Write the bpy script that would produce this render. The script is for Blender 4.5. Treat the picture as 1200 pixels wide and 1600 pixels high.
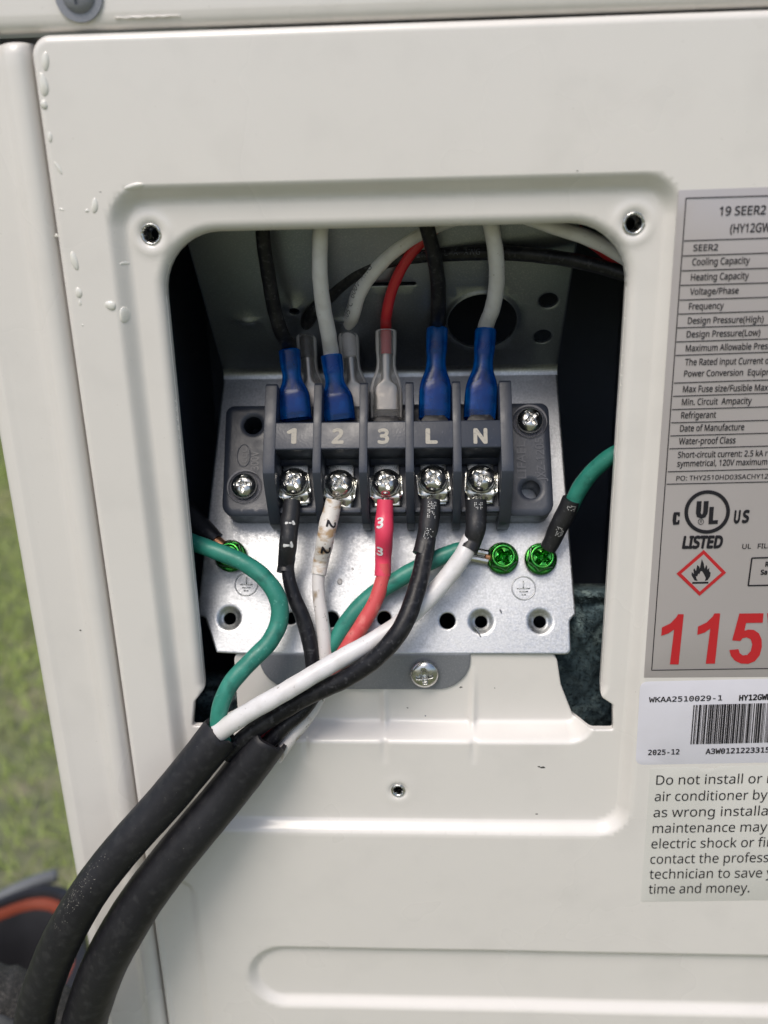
import bpy, bmesh, math, random
import numpy as np
from mathutils import Vector
from mathutils.geometry import delaunay_2d_cdt
random.seed(7); RNG = np.random.default_rng(7)
for o in list(bpy.data.objects): bpy.data.objects.remove(o)
SC = bpy.context.scene; COL = SC.collection

# ------------------------------------------------------------------ camera
F = 1300.0                                   # focal length, in pixels of the 1200 x 1600 photograph
d_ = np.array([90., 3826., F]); d_ /= np.linalg.norm(d_)
r_ = -np.array([-27700., 120., F]); r_ /= np.linalg.norm(r_)
r_ = r_ - d_ * (r_ @ d_); r_ /= np.linalg.norm(r_)
M = np.array([r_, np.cross(r_, d_), -d_])    # rows: world x, y, z measured in the camera's (right, down, forward)
v_ = M @ np.array([20., -50., F]); CAM = -v_ * (0.200 / v_[1])
cam = bpy.data.cameras.new('camera'); cam_o = bpy.data.objects.new('camera', cam); COL.objects.link(cam_o)
R_ = np.column_stack([M[:, 0], -M[:, 1], -M[:, 2]])
from mathutils import Matrix
cam_o.matrix_world = Matrix([[*R_[0], CAM[0]], [*R_[1], CAM[1]], [*R_[2], CAM[2]], [0, 0, 0, 1]])
cam.sensor_fit = 'HORIZONTAL'; cam.sensor_width = 36; cam.lens = F / 1200 * 36
cam.clip_start = 0.01; cam.clip_end = 300
cam.dof.use_dof = True; cam.dof.focus_distance = 0.222; cam.dof.aperture_fstop = 13
SC.camera = cam_o
SC.render.resolution_x = 768; SC.render.resolution_y = 1024

# ------------------------------------------------------------------ light
W = bpy.data.worlds.new('World'); SC.world = W; W.use_nodes = True
wn = W.node_tree; wn.nodes.clear()
sky = wn.nodes.new('ShaderNodeTexSky'); sky.sky_type = 'NISHITA'; sky.sun_disc = False
SUN_EL, SUN_AZ = math.radians(58), math.radians(205)     # azimuth from +Y, clockwise seen from above
sky.sun_elevation = SUN_EL; sky.sun_rotation = SUN_AZ; sky.air_density = 1.2; sky.dust_density = 3.0; sky.ozone_density = 1.0
bg = wn.nodes.new('ShaderNodeBackground'); bg.inputs[1].default_value = 0.10
wo = wn.nodes.new('ShaderNodeOutputWorld')
wn.links.new(sky.outputs[0], bg.inputs[0]); wn.links.new(bg.outputs[0], wo.inputs[0])
sl = bpy.data.lights.new('sun', 'SUN'); sl.energy = 1.5; sl.angle = math.radians(28); sl.color = (1, .93, .84)
so = bpy.data.objects.new('sun', sl); COL.objects.link(so)
sd = Vector((math.sin(SUN_AZ) * math.cos(SUN_EL), math.cos(SUN_AZ) * math.cos(SUN_EL), math.sin(SUN_EL)))
so.rotation_euler = sd.to_track_quat('Z', 'Y').to_euler()
SC.view_settings.view_transform = 'Standard'; SC.view_settings.look = 'None'
SC.view_settings.exposure = 0.45; SC.view_settings.gamma = 1.0

# ------------------------------------------------------------------ measuring helpers (photo pixel -> point on a plane of the place)
def ray(px, py): return M @ np.array([px - 600., py - 800., F])
def at(px, py, Ymm):
    v = ray(px, py); return CAM + v * ((Ymm * .001 - CAM[1]) / v[1])
def atz(px, py, z):
    v = ray(px, py); return CAM + v * ((z - CAM[2]) / v[2])
def depth(p): return float((M.T @ (np.asarray(p) - CAM))[2])
def mm(px_w, p): return px_w * depth(p) / F          # a width in pixels, at point p, in metres
def onplane(px, py, o, n, h):
    v = ray(px, py); s = ((o - CAM) @ n + h) / (v @ n); return CAM + v * s
TH = math.radians(32)
X3 = np.array([1., 0, 0]); U3 = np.array([0, math.sin(TH), math.cos(TH)]); N3 = np.array([0, -math.cos(TH), math.sin(TH)])
B0 = at(600, 1022, 8.6)                              # lower edge of the sloped bracket plate
def P(x, u, n): return B0 + (X3 * x + U3 * u + N3 * n) * .001
def L(px, py, h):                                    # pixel -> (x, u) in mm on the bracket plate, h mm above it
    p = onplane(px, py, B0, N3, h * .001) - B0; return p @ X3 * 1e3, p @ U3 * 1e3
def PL(px, py, h): x, u = L(px, py, h); return P(x, u, h)
BEND = B0 + U3 * .085
T2 = math.radians(35); U2 = np.array([0, -math.sin(T2), math.cos(T2)]); N2 = np.array([0, -math.cos(T2), -math.sin(T2)])
def Q(x, u, n): return BEND + (X3 * x + U2 * u + N2 * n) * .001
def L2(px, py):
    p = onplane(px, py, BEND, N2, 0) - BEND; return p @ X3 * 1e3, p @ U2 * 1e3
def wall(px, py, h): return onplane(px, py, BEND, N2, h * .001)

# ------------------------------------------------------------------ materials
def sock(b, k): return b.inputs[k]
def mat(name, col, rough=.5, metal=0., coat=0., spec=.5, noise=None, bump=None, rvar=None, spots=None, alpha=None, trans=None):
    """noise: list of (scale, colour, lo, hi[, stretch]) blended over the base; bump: list of (scale, distance mm)"""
    m = bpy.data.materials.new(name); m.use_nodes = True; nt = m.node_tree; b = nt.nodes['Principled BSDF']
    N = nt.nodes.new; LK = nt.links.new
    b.inputs['Base Color'].default_value = (*col, 1); b.inputs['Roughness'].default_value = rough
    b.inputs['Metallic'].default_value = metal; b.inputs['Specular IOR Level'].default_value = spec
    if coat: b.inputs['Coat Weight'].default_value = coat; b.inputs['Coat Roughness'].default_value = .12
    tc = N('ShaderNodeTexCoord')
    def tex(scale, det=4, st=None, off=0):
        n = N('ShaderNodeTexNoise'); n.inputs['Scale'].default_value = scale; n.inputs['Detail'].default_value = det
        mp = N('ShaderNodeMapping'); mp.inputs['Location'].default_value = (off, off * .7, off * 1.3)
        if st: mp.inputs['Scale'].default_value = st
        LK(tc.outputs['Object'], mp.inputs[0]); LK(mp.outputs[0], n.inputs['Vector']); return n.outputs['Fac']
    cur = None
    for i, e in enumerate(noise or []):
        sc, c2, lo, hi = e[:4]; st = e[4] if len(e) > 4 else None
        mr = N('ShaderNodeMapRange'); mr.inputs[1].default_value = lo; mr.inputs[2].default_value = hi
        LK(tex(sc, 5, st, i * 1.37 + len(name)), mr.inputs[0])
        mx = N('ShaderNodeMix'); mx.data_type = 'RGBA'; LK(mr.outputs[0], mx.inputs[0])
        if cur: LK(cur, mx.inputs[6])
        else: mx.inputs[6].default_value = (*col, 1)
        mx.inputs[7].default_value = (*c2, 1); cur = mx.outputs[2]
    if cur: LK(cur, b.inputs['Base Color'])
    prev = None
    for sc, dist in (bump or []):
        bp = N('ShaderNodeBump'); bp.inputs['Distance'].default_value = dist * .001; bp.inputs['Strength'].default_value = 1
        LK(tex(sc, 3, None, 3.1), bp.inputs['Height'])
        if prev: LK(prev, bp.inputs['Normal'])
        prev = bp.outputs[0]
    if prev: LK(prev, b.inputs['Normal'])
    if rvar:
        mr = N('ShaderNodeMapRange'); mr.inputs[1].default_value = .35; mr.inputs[2].default_value = .65
        mr.inputs[3].default_value = rvar[1]; mr.inputs[4].default_value = rvar[2]
        LK(tex(rvar[0], 4, None, 5.5), mr.inputs[0]); LK(mr.outputs[0], b.inputs['Roughness'])
    if trans:                                        # thin coloured translucent plastic: (tint, body share)
        tint, share = trans
        t = N('ShaderNodeBsdfTransparent'); t.inputs[0].default_value = (*tint, 1)
        fr = N('ShaderNodeFresnel'); fr.inputs[0].default_value = 1.45
        ad = N('ShaderNodeMath'); ad.operation = 'ADD'; ad.use_clamp = True; ad.inputs[1].default_value = share
        LK(fr.outputs[0], ad.inputs[0])
        ms = N('ShaderNodeMixShader'); LK(ad.outputs[0], ms.inputs[0]); LK(t.outputs[0], ms.inputs[1]); LK(b.outputs[0], ms.inputs[2])
        LK(ms.outputs[0], nt.nodes['Material Output'].inputs[0])
    return m
MT = {}
MT['paint'] = mat('enamel', (.765, .738, .712), .28, coat=.35, noise=[(9, (.725, .695, .665), .15, .95), (70, (.68, .655, .63), .50, .95), (1100, (.55, .53, .49), .72, .80)], bump=[(2500, .012), (420, .010), (60, .07)], rvar=(14, .24, .38))
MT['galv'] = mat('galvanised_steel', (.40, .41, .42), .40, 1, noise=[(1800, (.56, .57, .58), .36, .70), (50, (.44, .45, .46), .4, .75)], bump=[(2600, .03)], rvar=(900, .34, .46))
MT['wallsteel'] = mat('shaded_steel', (.28, .30, .335), .36, .9, noise=[(40, (.23, .25, .285), .3, .8), (2300, (.33, .35, .39), .5, .7)], bump=[(2500, .01)])  # darker copy of the bracket's steel, the upper wall's shade put into its colour
MT['galv_dark'] = mat('bracket_steel', (.24, .25, .285), .45, .35, noise=[(90, (.21, .22, .25), .4, .7), (2500, (.28, .29, .32), .5, .7)], bump=[(2500, .015)])  # on the tab, the shade of its upright face is put into this colour
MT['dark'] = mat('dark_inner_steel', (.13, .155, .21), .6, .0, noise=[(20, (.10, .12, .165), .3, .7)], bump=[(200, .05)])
MT['block'] = mat('slate_plastic', (.028, .034, .050), .36, noise=[(55, (.041, .048, .067), .45, .75), (1300, (.10, .105, .13), .66, .78, (1, .35, 1))], bump=[(1800, .03)], rvar=(150, .28, .48))
MT['print'] = mat('number_print', (.38, .355, .31), .6, noise=[(1500, (.2, .2, .2), .55, .75)])
MT['screw'] = mat('plated_screw', (.58, .58, .57), .2, 1, noise=[(900, (.36, .35, .33), .55, .72)], bump=[(1500, .012)], rvar=(700, .16, .30))
MT['nickel'] = mat('tinned_plate', (.60, .60, .57), .24, 1, noise=[(500, (.42, .40, .35), .55, .75)], bump=[(600, .025)], rvar=(500, .18, .34))
MT['terminal_metal'] = mat('dull_terminal_metal', (.42, .41, .39), .3, 1, bump=[(600, .06)])
MT['gscrew'] = mat('green_plated_screw', (.035, .25, .045), .22, 1, noise=[(700, (.12, .40, .07), .5, .7), (300, (.02, .12, .03), .55, .75)], bump=[(1200, .012)], rvar=(600, .16, .32))
MT['copper'] = mat('copper_strands', (.55, .27, .15), .4, .9)
MT['w_black'] = mat('black_insulation', (.009, .009, .012), .40, spec=.28, noise=[(800, (.05, .05, .055), .56, .72), (200, (.025, .025, .028), .5, .7)], bump=[(900, .05), (160, .12)])
MT['w_white'] = mat('white_insulation', (.74, .73, .75), .36, noise=[(220, (.62, .60, .60), .45, .75), (900, (.36, .33, .31), .66, .76), (90, (.66, .64, .63), .5, .7)], bump=[(500, .05), (160, .12)])
MT['w_dirty'] = mat('dirty_white_insulation', (.66, .63, .62), .45, noise=[(240, (.30, .23, .16), .56, .66, (1, 1, .5)), (900, (.10, .08, .06), .66, .72)], bump=[(700, .05)])
MT['w_red'] = mat('red_insulation', (.50, .022, .03), .36, bump=[(500, .04)])
MT['w_coral'] = mat('coral_insulation', (.62, .085, .09), .42, noise=[(260, (.72, .2, .18), .5, .7), (900, (.2, .05, .05), .66, .73)], bump=[(500, .06), (160, .12)])
MT['w_green'] = mat('green_insulation', (.020, .185, .14), .42, noise=[(180, (.03, .235, .18), .4, .7), (900, (.10, .33, .27), .62, .74), (260, (.015, .13, .10), .56, .72)], bump=[(700, .06), (160, .12)])
MT['s_black'] = mat('black_shrink', (.014, .014, .017), .46, noise=[(1000, (.05, .05, .055), .6, .75)], bump=[(1000, .05)])
MT['s_white'] = mat('stained_white_shrink', (.68, .65, .62), .42, noise=[(190, (.42, .29, .17), .50, .62, (1, 1, 2.2)), (800, (.25, .16, .10), .62, .72)], bump=[(700, .05)])
MT['s_red'] = mat('pink_red_shrink', (.72, .05, .11), .38, bump=[(700, .05)])
MT['jacket'] = mat('black_jacket', (.010, .010, .013), .48, spec=.34, noise=[(30, (.017, .017, .021), .4, .7), (420, (.024, .024, .027), .5, .7), (1500, (.14, .13, .115), .715, .77)], bump=[(1200, .04)])
MT['blue'] = mat('blue_nylon', (.0, .045, .24), .22, spec=.5, noise=[(170, (.0, .11, .40), .42, .68), (120, (.0, .018, .10), .5, .75)], bump=[(400, .08)], trans=((.01, .22, .62), .48))
MT['clear'] = mat('clear_nylon', (.52, .50, .48), .22, coat=.3, bump=[(400, .1)], trans=((.86, .84, .82), .16))
MT['ink'] = mat('black_ink', (.016, .015, .02), .5, spec=.3)
MT['redink'] = mat('red_ink', (.50, .018, .025), .45)
MT['whiteink'] = mat('white_ink', (.72, .72, .72), .5)
MT['grayink'] = mat('gray_ink', (.10, .10, .11), .5)
MT['silver'] = mat('silver_label_film', (.50, .462, .466), .34, .25, noise=[(25, (.47, .435, .44), .3, .8)], bump=[(90, .05)], rvar=(40, .28, .42))
MT['paper'] = mat('white_label_paper', (.70, .69, .76), .4, noise=[(60, (.66, .65, .71), .5, .7)], bump=[(120, .04)])
MT['film'] = mat('translucent_label_film', (.665, .655, .625), .36, noise=[(15, (.64, .63, .60), .3, .8)], bump=[(120, .05)])
MT['felt'] = mat('blue_grey_felt', (.06, .095, .108), .95, noise=[(200, (.17, .23, .23), .5, .68), (1100, (.016, .028, .034), .5, .65), (60, (.02, .036, .045), .5, .7)], bump=[(1100, .12)])
MT['foam'] = mat('black_foam', (.03, .03, .03), .8, noise=[(1500, (.15, .14, .13), .56, .64)], bump=[(1300, .7)])
MT['tape'] = mat('grey_tape', (.10, .10, .105), .5, noise=[(100, (.13, .13, .13), .4, .7)], bump=[(300, .1)])
MT['caulk'] = mat('cream_droplet', (.77, .755, .71), .14, coat=.8, noise=[(300, (.70, .64, .52), .55, .8)])
MT['orange'] = mat('orange_lining', (.24, .046, .02), .6, noise=[(30, (.20, .038, .018), .4, .7)])
MT['boxblack'] = mat('black_plastic', (.014, .014, .017), .55, noise=[(40, (.022, .022, .026), .4, .7)])
MT['boxgrey'] = mat('grey_plastic', (.13, .14, .155), .5)
MT['chip'] = mat('bare_chip', (.08, .075, .07), .5, .4)
MT['washer'] = mat('clear_washer_plastic', (.3, .3, .32), .2, trans=((.93, .93, .95), .02))
MT['lawn'] = mat('lawn_soil', (.165, .18, .09), .95, noise=[(6, (.27, .235, .16), .52, .68), (25, (.135, .145, .085), .45, .65)], bump=[(60, 8)])
MT['blade'] = mat('grass_blade', (.37, .45, .12), .6, noise=[(5, (.46, .41, .20), .54, .68), (90, (.25, .34, .08), .45, .65)])

# ------------------------------------------------------------------ object helpers
def tag(o, label=None, cat=None, group=None, kind=None):
    if label: o['label'] = label
    if cat: o['category'] = cat
    if group: o['group'] = group
    if kind: o['kind'] = kind
    return o
def thing(name, loc, label, cat, group=None):
    o = bpy.data.objects.new(name, None); COL.objects.link(o); o.location = [float(c) for c in loc]
    o.empty_display_size = .01
    return tag(o, label, cat, group)
def wloc(o):
    p = Vector((0, 0, 0))
    while o is not None: p = p + o.location; o = o.parent
    return np.array(p)
def mesh_obj(name, verts, faces, m, parent=None, smooth=True, normals=None, sharp=None, loc=None, mi=None):
    verts = np.asarray(verts, float)
    base = wloc(parent) if parent is not None else np.zeros(3)
    loc = verts.mean(0) if loc is None else np.asarray(loc)
    me = bpy.data.meshes.new(name); me.from_pydata((verts - loc).tolist(), [], [tuple(int(i) for i in f) for f in faces])
    for q in (m if isinstance(m, (list, tuple)) else [m]): me.materials.append(MT[q])
    if mi is not None: me.polygons.foreach_set('material_index', mi)
    me.polygons.foreach_set('use_smooth', [smooth] * len(me.polygons)); me.update()
    if normals is not None: me.normals_split_custom_set_from_vertices([tuple(n) for n in normals])
    elif sharp: me.set_sharp_from_angle(angle=math.radians(sharp))
    o = bpy.data.objects.new(name, me); COL.objects.link(o); o.parent = parent; o.location = (loc - base).tolist()
    return o
class MB:                                            # collects pieces for one mesh
    def __init__(s): s.v = []; s.f = []; s.mi = []; s.n = 0
    def add(s, v, f, mi=0):
        v = np.asarray(v, float); s.v.append(v); s.f += [[int(i) + s.n for i in q] for q in f]; s.mi += [mi] * len(f); s.n += len(v); return s
    def build(s, name, m, parent=None, **k): return mesh_obj(name, np.vstack(s.v), s.f, m, parent, mi=s.mi, **k)
def bm_bevel(v, f, off, seg=2):
    bm = bmesh.new(); vs = [bm.verts.new(p) for p in v]
    for q in f: bm.faces.new([vs[i] for i in q])
    bmesh.ops.recalc_face_normals(bm, faces=bm.faces)
    es = [e for e in bm.edges if e.calc_face_angle(0) > .3]
    bmesh.ops.bevel(bm, geom=es, offset=off, segments=seg, affect='EDGES', profile=.5, clamp_overlap=True)
    bm.verts.index_update(); V = [tuple(p.co) for p in bm.verts]; G = [[p.index for p in q.verts] for q in bm.faces]; bm.free(); return V, G
def prism(poly, a, b, fn, bevel=.0):                 # poly in mm extruded from a to b; fn(p, q, t) -> world
    n = len(poly); v = [(p[0], p[1], a) for p in poly] + [(p[0], p[1], b) for p in poly]
    f = [list(range(n))[::-1], list(range(n, 2 * n))] + [[i, (i + 1) % n, n + (i + 1) % n, n + i] for i in range(n)]
    if bevel: v, f = bm_bevel(v, f, bevel)
    return np.array([fn(*p) for p in v]), f
def rpoly(pts, rad, seg=6):                          # polygon with rounded corners
    out = []; n = len(pts)
    for i in range(n):
        p = np.array(pts[i], float); a = np.array(pts[i - 1], float); b = np.array(pts[(i + 1) % n], float)
        r = rad[i] if hasattr(rad, '__len__') else rad
        if r <= 0: out.append(p); continue
        da = (a - p) / np.linalg.norm(a - p); db = (b - p) / np.linalg.norm(b - p)
        ang = math.acos(max(-1, min(1, da @ db))); t = r / math.tan(ang / 2)
        c = p + (da + db) / np.linalg.norm(da + db) * r / math.sin(ang / 2)
        s = p + da * t; e = p + db * t; a0 = math.atan2(*(s - c)[::-1]); a1 = math.atan2(*(e - c)[::-1])
        dd = (a1 - a0 + math.pi) % (2 * math.pi) - math.pi
        k = max(2, seg if r > .8 else 3)
        for j in range(k + 1): out.append(c + r * np.array([math.cos(a0 + dd * j / k), math.sin(a0 + dd * j / k)]))
    return np.array(out)
def resample(poly, step):
    out = []
    for i in range(len(poly)):
        a, b = poly[i], poly[(i + 1) % len(poly)]; k = max(1, int(np.linalg.norm(b - a) / step))
        for j in range(k): out.append(a + (b - a) * j / k)
    return np.array(out)
def inside(poly, P_):
    x, y = P_[:, 0], P_[:, 1]; c = np.zeros(len(P_), bool); n = len(poly)
    for i in range(n):
        x1, y1 = poly[i - 1]; x2, y2 = poly[i]
        if y1 == y2: continue
        c ^= ((y1 > y) != (y2 > y)) & (x < (x2 - x1) * (y - y1) / (y2 - y1) + x1)
    return c
def pdist(poly, P_):
    d = np.full(len(P_), 1e9)
    for i in range(len(poly)):
        a, b = poly[i - 1], poly[i]; ab = b - a; l = ab @ ab
        if l < 1e-12: continue
        t = np.clip(((P_ - a) @ ab) / l, 0, 1); d = np.minimum(d, np.hypot(*(P_ - a - t[:, None] * ab).T))
    return d
def offset(poly, d):                                 # moves a closed polygon along its normals
    area = sum(poly[i - 1][0] * poly[i][1] - poly[i][0] * poly[i - 1][1] for i in range(len(poly)))
    t = np.roll(poly, -1, 0) - np.roll(poly, 1, 0); t /= np.linalg.norm(t, axis=1)[:, None] + 1e-12
    nrm = np.column_stack([t[:, 1], -t[:, 0]]) * (1 if area > 0 else -1); return poly + nrm * d
def sheet(outline, holes, grid, loops, step=1.0, clear=.5):
    """2-D triangulated sheet (mm): outline, holes cut out, extra loops of points for density"""
    pts = []; edges = []
    def addloop(lp, con=True):
        s = len(pts); pts.extend([tuple(p) for p in lp]); n = len(lp)
        if con: edges.extend([(s + i, s + (i + 1) % n) for i in range(n)])
    lp_all = [outline] + holes
    for l in lp_all: addloop(l)
    allp = np.vstack([resample(l, .8) for l in lp_all])
    lo, hi = outline.min(0), outline.max(0)
    ext = []
    for l in loops:
        k = inside(outline, l)
        for h in holes: k &= ~inside(h, l)
        k &= np.minimum.reduce([pdist(h, l) for h in lp_all]) > .08
        ext.append(l[k])
    ext = np.vstack(ext) if ext else np.zeros((0, 2))
    gx, gy = np.meshgrid(np.arange(lo[0] + grid / 2, hi[0], grid), np.arange(lo[1] + grid / 2, hi[1], grid)); G = np.column_stack([gx.ravel(), gy.ravel()])
    k = inside(outline, G)
    for h in holes: k &= ~inside(h, G)
    G = G[k]
    D = np.full(len(G), 1e9)
    for h in lp_all: D = np.minimum(D, pdist(h, G))
    G = G[D > clear]
    pts.extend([tuple(p) for p in ext]); pts.extend([tuple(p) for p in G])
    vo, _, fo, *_r = delaunay_2d_cdt([Vector(p) for p in pts], edges, [], 0, 1e-5)
    V = np.array([(p.x, p.y) for p in vo]); Fc = np.array([f for f in fo]); ce = V[Fc].mean(1)
    k = inside(outline, ce)
    for h in holes: k &= ~inside(h, ce)
    Fc = Fc[k]
    a = V[Fc[:, 1]] - V[Fc[:, 0]]; b = V[Fc[:, 2]] - V[Fc[:, 0]]; s = a[:, 0] * b[:, 1] - a[:, 1] * b[:, 0]
    Fc[s < 0] = Fc[s < 0][:, ::-1]
    return V, Fc
def circ(cx, cy, r, n=28, ry=None): return np.array([(cx + r * math.cos(t), cy + (ry or r) * math.sin(t)) for t in np.linspace(0, 2 * math.pi, n, endpoint=False)])
def hplate(name, outline, holes, fn, thick, m, parent, hfun=None, grid=3., loops=(), edge=.25, sharp=40, back=True):
    """plate with holes: fn(x, y, n) -> world; hfun(P) lifts the surface; rolled small edge"""
    outl = resample(np.array(outline), .9 if grid < 20 else 6.); hs = [np.array(h) for h in holes]
    lo = list(loops) + [offset(outl, -edge), offset(outl, -edge * 3)] + [offset(h, k) for h in hs for k in (.7, 1.5)] + [offset(h, edge) for h in hs]
    V, Fc = sheet(outl, hs, grid, lo, clear=edge * 1.5)
    lp = [outl] + hs; D = np.minimum.reduce([pdist(h, V) for h in lp])
    H = -(1 - np.clip(D / edge, 0, 1)) ** 2 * edge * .8
    if hfun: H = H + hfun(V)
    mb = MB(); mb.add([fn(x, y, h) for (x, y), h in zip(V, H)], Fc)
    for l in lp:
        hh = hfun(l) if hfun else np.zeros(len(l)); n = len(l)
        a = [fn(x, y, h - edge * .8) for (x, y), h in zip(l, hh)]; b = [fn(x, y, h - thick) for (x, y), h in zip(l, hh)]
        mb.add(a + b, [[i, (i + 1) % n, n + (i + 1) % n, n + i] for i in range(n)])
    if back: mb.add([fn(x, y, (0 if not hfun else 0) + h - thick) for (x, y), h in zip(V, (hfun(V) if hfun else np.zeros(len(V))))], Fc[:, ::-1])
    return mb.build(name, m, parent, sharp=sharp)
def frame_of(c, n, up=(0, 0, 1)):
    n = np.array(n, float); n /= np.linalg.norm(n); up = np.array(up, float); ex = np.cross(up, n); ex /= np.linalg.norm(ex); ey = np.cross(n, ex)
    return lambda x, y, h: np.asarray(c) + (ex * x + ey * y + n * h) * .001
def lathe(prof, fn, n=40):                           # profile (r, h) mm
    t = np.linspace(0, 2 * math.pi, n, endpoint=False); v = []; f = []
    for r, h in prof: v += [fn(r * math.cos(a), r * math.sin(a), h) for a in t]
    for k in range(len(prof) - 1):
        f += [[k * n + i, k * n + (i + 1) % n, (k + 1) * n + (i + 1) % n, (k + 1) * n + i] for i in range(n)]
    return np.array(v), f
def hdisc(R, fn, hf, nr=26, nt=96, skirt=1.):        # height field on a disc
    v = [fn(0, 0, hf(0., 0.))]; f = []
    t = np.linspace(0, 2 * math.pi, nt, endpoint=False)
    for k in range(1, nr + 1):
        r = R * (k / nr) ** .9
        v += [fn(r * math.cos(a), r * math.sin(a), hf(r * math.cos(a), r * math.sin(a))) for a in t]
    v += [fn(R * math.cos(a), R * math.sin(a), -skirt) for a in t]
    f += [[0, 1 + i, 1 + (i + 1) % nt] for i in range(nt)]
    for k in range(nr): s = 1 + k * nt; f += [[s + i, s + nt + i, s + nt + (i + 1) % nt, s + (i + 1) % nt] for i in range(nt)]
    return np.array(v), f
def sstep(a, b, x): t = np.clip((x - a) / (b - a), 0, 1); return t * t * (3 - 2 * t)
# -- tubes
def spline(pts, step=.0006):
    pts = np.array(pts, float); n = len(pts); out = []
    ext = np.vstack([2 * pts[0] - pts[1], pts, 2 * pts[-1] - pts[-2]])
    for i in range(n - 1):
        p0, p1, p2, p3 = ext[i:i + 4]; k = max(2, int(np.linalg.norm((p2 - p1)[:3]) / step))
        for j in range(k):
            t = j / k; out.append(.5 * (2 * p1 + (p2 - p0) * t + (2 * p0 - 5 * p1 + 4 * p2 - p3) * t * t + (3 * p1 - p0 - 3 * p2 + p3) * t ** 3))
    out.append(pts[-1]); return np.array(out)
class Tube:
    """path of (px, py, depth Y mm, width px) or world points with radius; keeps its frames so print can be wrapped on it"""
    def __init__(s, pts, world=False, step=.0006):
        if world: q = [[*p[:3], p[3]] for p in pts]
        else:
            q = []
            for a, b, Y, w in pts: p = at(a, b, Y); q.append([*p, mm(w, p) / 2])
        c = spline(q, step); s.p = c[:, :3]; s.r = c[:, 3]
        t = np.gradient(s.p, axis=0); s.t = t / np.linalg.norm(t, axis=1)[:, None]
        v = CAM - s.p; nn = v - (np.sum(v * s.t, 1))[:, None] * s.t     # side that faces the viewer's half-space
        nn = np.array([0, -1, .3]) - (s.t @ np.array([0, -1, .3]))[:, None] * s.t
        s.nn = nn / np.linalg.norm(nn, axis=1)[:, None]; s.bb = np.cross(s.t, s.nn)
        s.len = np.concatenate([[0], np.cumsum(np.linalg.norm(np.diff(s.p, axis=0), axis=1))])
    def mesh(s, n=22, cap=True, wob=.0):
        a = np.linspace(0, 2 * math.pi, n, endpoint=False); m = len(s.p)
        rr = s.r[:, None] * np.ones((1, n))
        if wob:
            for k in range(3):
                rr *= 1 + wob * np.sin(s.len[:, None] * (300 + 410 * k) + a[None] * (k + 1) + k * 1.7)
        v = s.p[:, None] + rr[..., None] * (np.cos(a)[None, :, None] * s.nn[:, None] + np.sin(a)[None, :, None] * s.bb[:, None])
        f = [[i * n + j, i * n + (j + 1) % n, (i + 1) * n + (j + 1) % n, (i + 1) * n + j] for i in range(m - 1) for j in range(n)]
        v = v.reshape(-1, 3)
        if cap: f += [list(range(n))[::-1], [(m - 1) * n + j for j in range(n)]]
        return v, f
    def build(s, name, m, parent, n=22, cap=True, wob=.010): v, f = s.mesh(n, cap, wob); return mesh_obj(name, v, f, m, parent, sharp=60)
    def wrap(s, V2, l0, phi0=0., sx=1., lift=.00006):  # 2-D print (m): x along the tube from l0, y around it
        out = []
        for x, y, *z_ in V2:
            l = l0 + x * sx; i = min(max(np.searchsorted(s.len, l), 1), len(s.p) - 1); w = (l - s.len[i - 1]) / (s.len[i] - s.len[i - 1])
            ip = lambda a: a[i - 1] * (1 - w) + a[i] * w
            r = ip(s.r) + lift + (z_[0] * 3e-6 if z_ else 0); ph = phi0 - y / r; out.append(ip(s.p) + r * (math.cos(ph) * ip(s.nn) + math.sin(ph) * ip(s.bb)))
        return np.array(out)

# ------------------------------------------------------------------ lettering
_tc = {}
import os
def face(n):                                          # Blender's own bundled faces
    try: return bpy.data.fonts.load(os.path.join(bpy.utils.resource_path('LOCAL'), 'datafiles', 'fonts', n))
    except Exception: return None
FONTS = [face('NotoSansHebrew-Regular.woff2'), face('DejaVuSansMono.woff2')]; FI = 0
def glyphs(s, bold=0., shear=0., res=5):
    FONT = FONTS[FI]; k = (s, bold, shear, FI)
    if k not in _tc:
        c = bpy.data.curves.new('t', 'FONT'); 
        if FONT: c.font = FONT
        c.body = s; c.size = 1; c.shear = shear; c.resolution_u = res; c.fill_mode = 'FRONT'
        o = bpy.data.objects.new('t', c); me = o.to_mesh(); V = np.array([(v.co.x, v.co.y) for v in me.vertices]).reshape(-1, 2); Fc = [list(p.vertices) for p in me.polygons]
        o.to_mesh_clear(); bpy.data.objects.remove(o); bpy.data.curves.remove(c)
        sh = [(0, 0)] if bold <= 0 else [(bold * math.cos(q), bold * math.sin(q)) for q in np.linspace(0, 2 * math.pi, 8, endpoint=False)] + [(0, 0)]
        G = np.vstack([np.column_stack([V + np.array(d_), np.full(len(V), j)]) for j, d_ in enumerate(sh)]); Fc = [[i + j * len(V) for i in f] for j in range(len(sh)) for f in Fc]; V = G
        _tc[k] = (V, Fc)
    return _tc[k]
def extent(s, **k): V, _ = glyphs(s, **k); return V[:, 0].min(), V[:, 0].max()
_cap = glyphs('H'); CAPH = _cap[0][:, 1].max()
def ptext(mb, s, bl, br, cap, Y=-.16, prefix=None, bold=0., shear=0., mi=0):
    """a line of print on the panel plane: baseline from pixel bl to pixel br (end of prefix), capital height in pixels"""
    V, Fc = glyphs(s, bold, shear); x0, x1 = extent(prefix or s, bold=bold, shear=shear)
    a, b = at(*bl, Y), at(*br, Y); ex = (b - a); w = np.linalg.norm(ex); ex /= w; ez = np.array([-ex[2], 0, ex[0]])
    h = np.linalg.norm(at(bl[0], bl[1] - cap, Y) - a) / CAPH
    mb.add([a + ex * ((x - x0) * w / (x1 - x0)) + ez * (y * h) - np.array([0, q_ * 2e-6, 0]) for x, y, q_ in V], Fc, mi)

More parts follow.
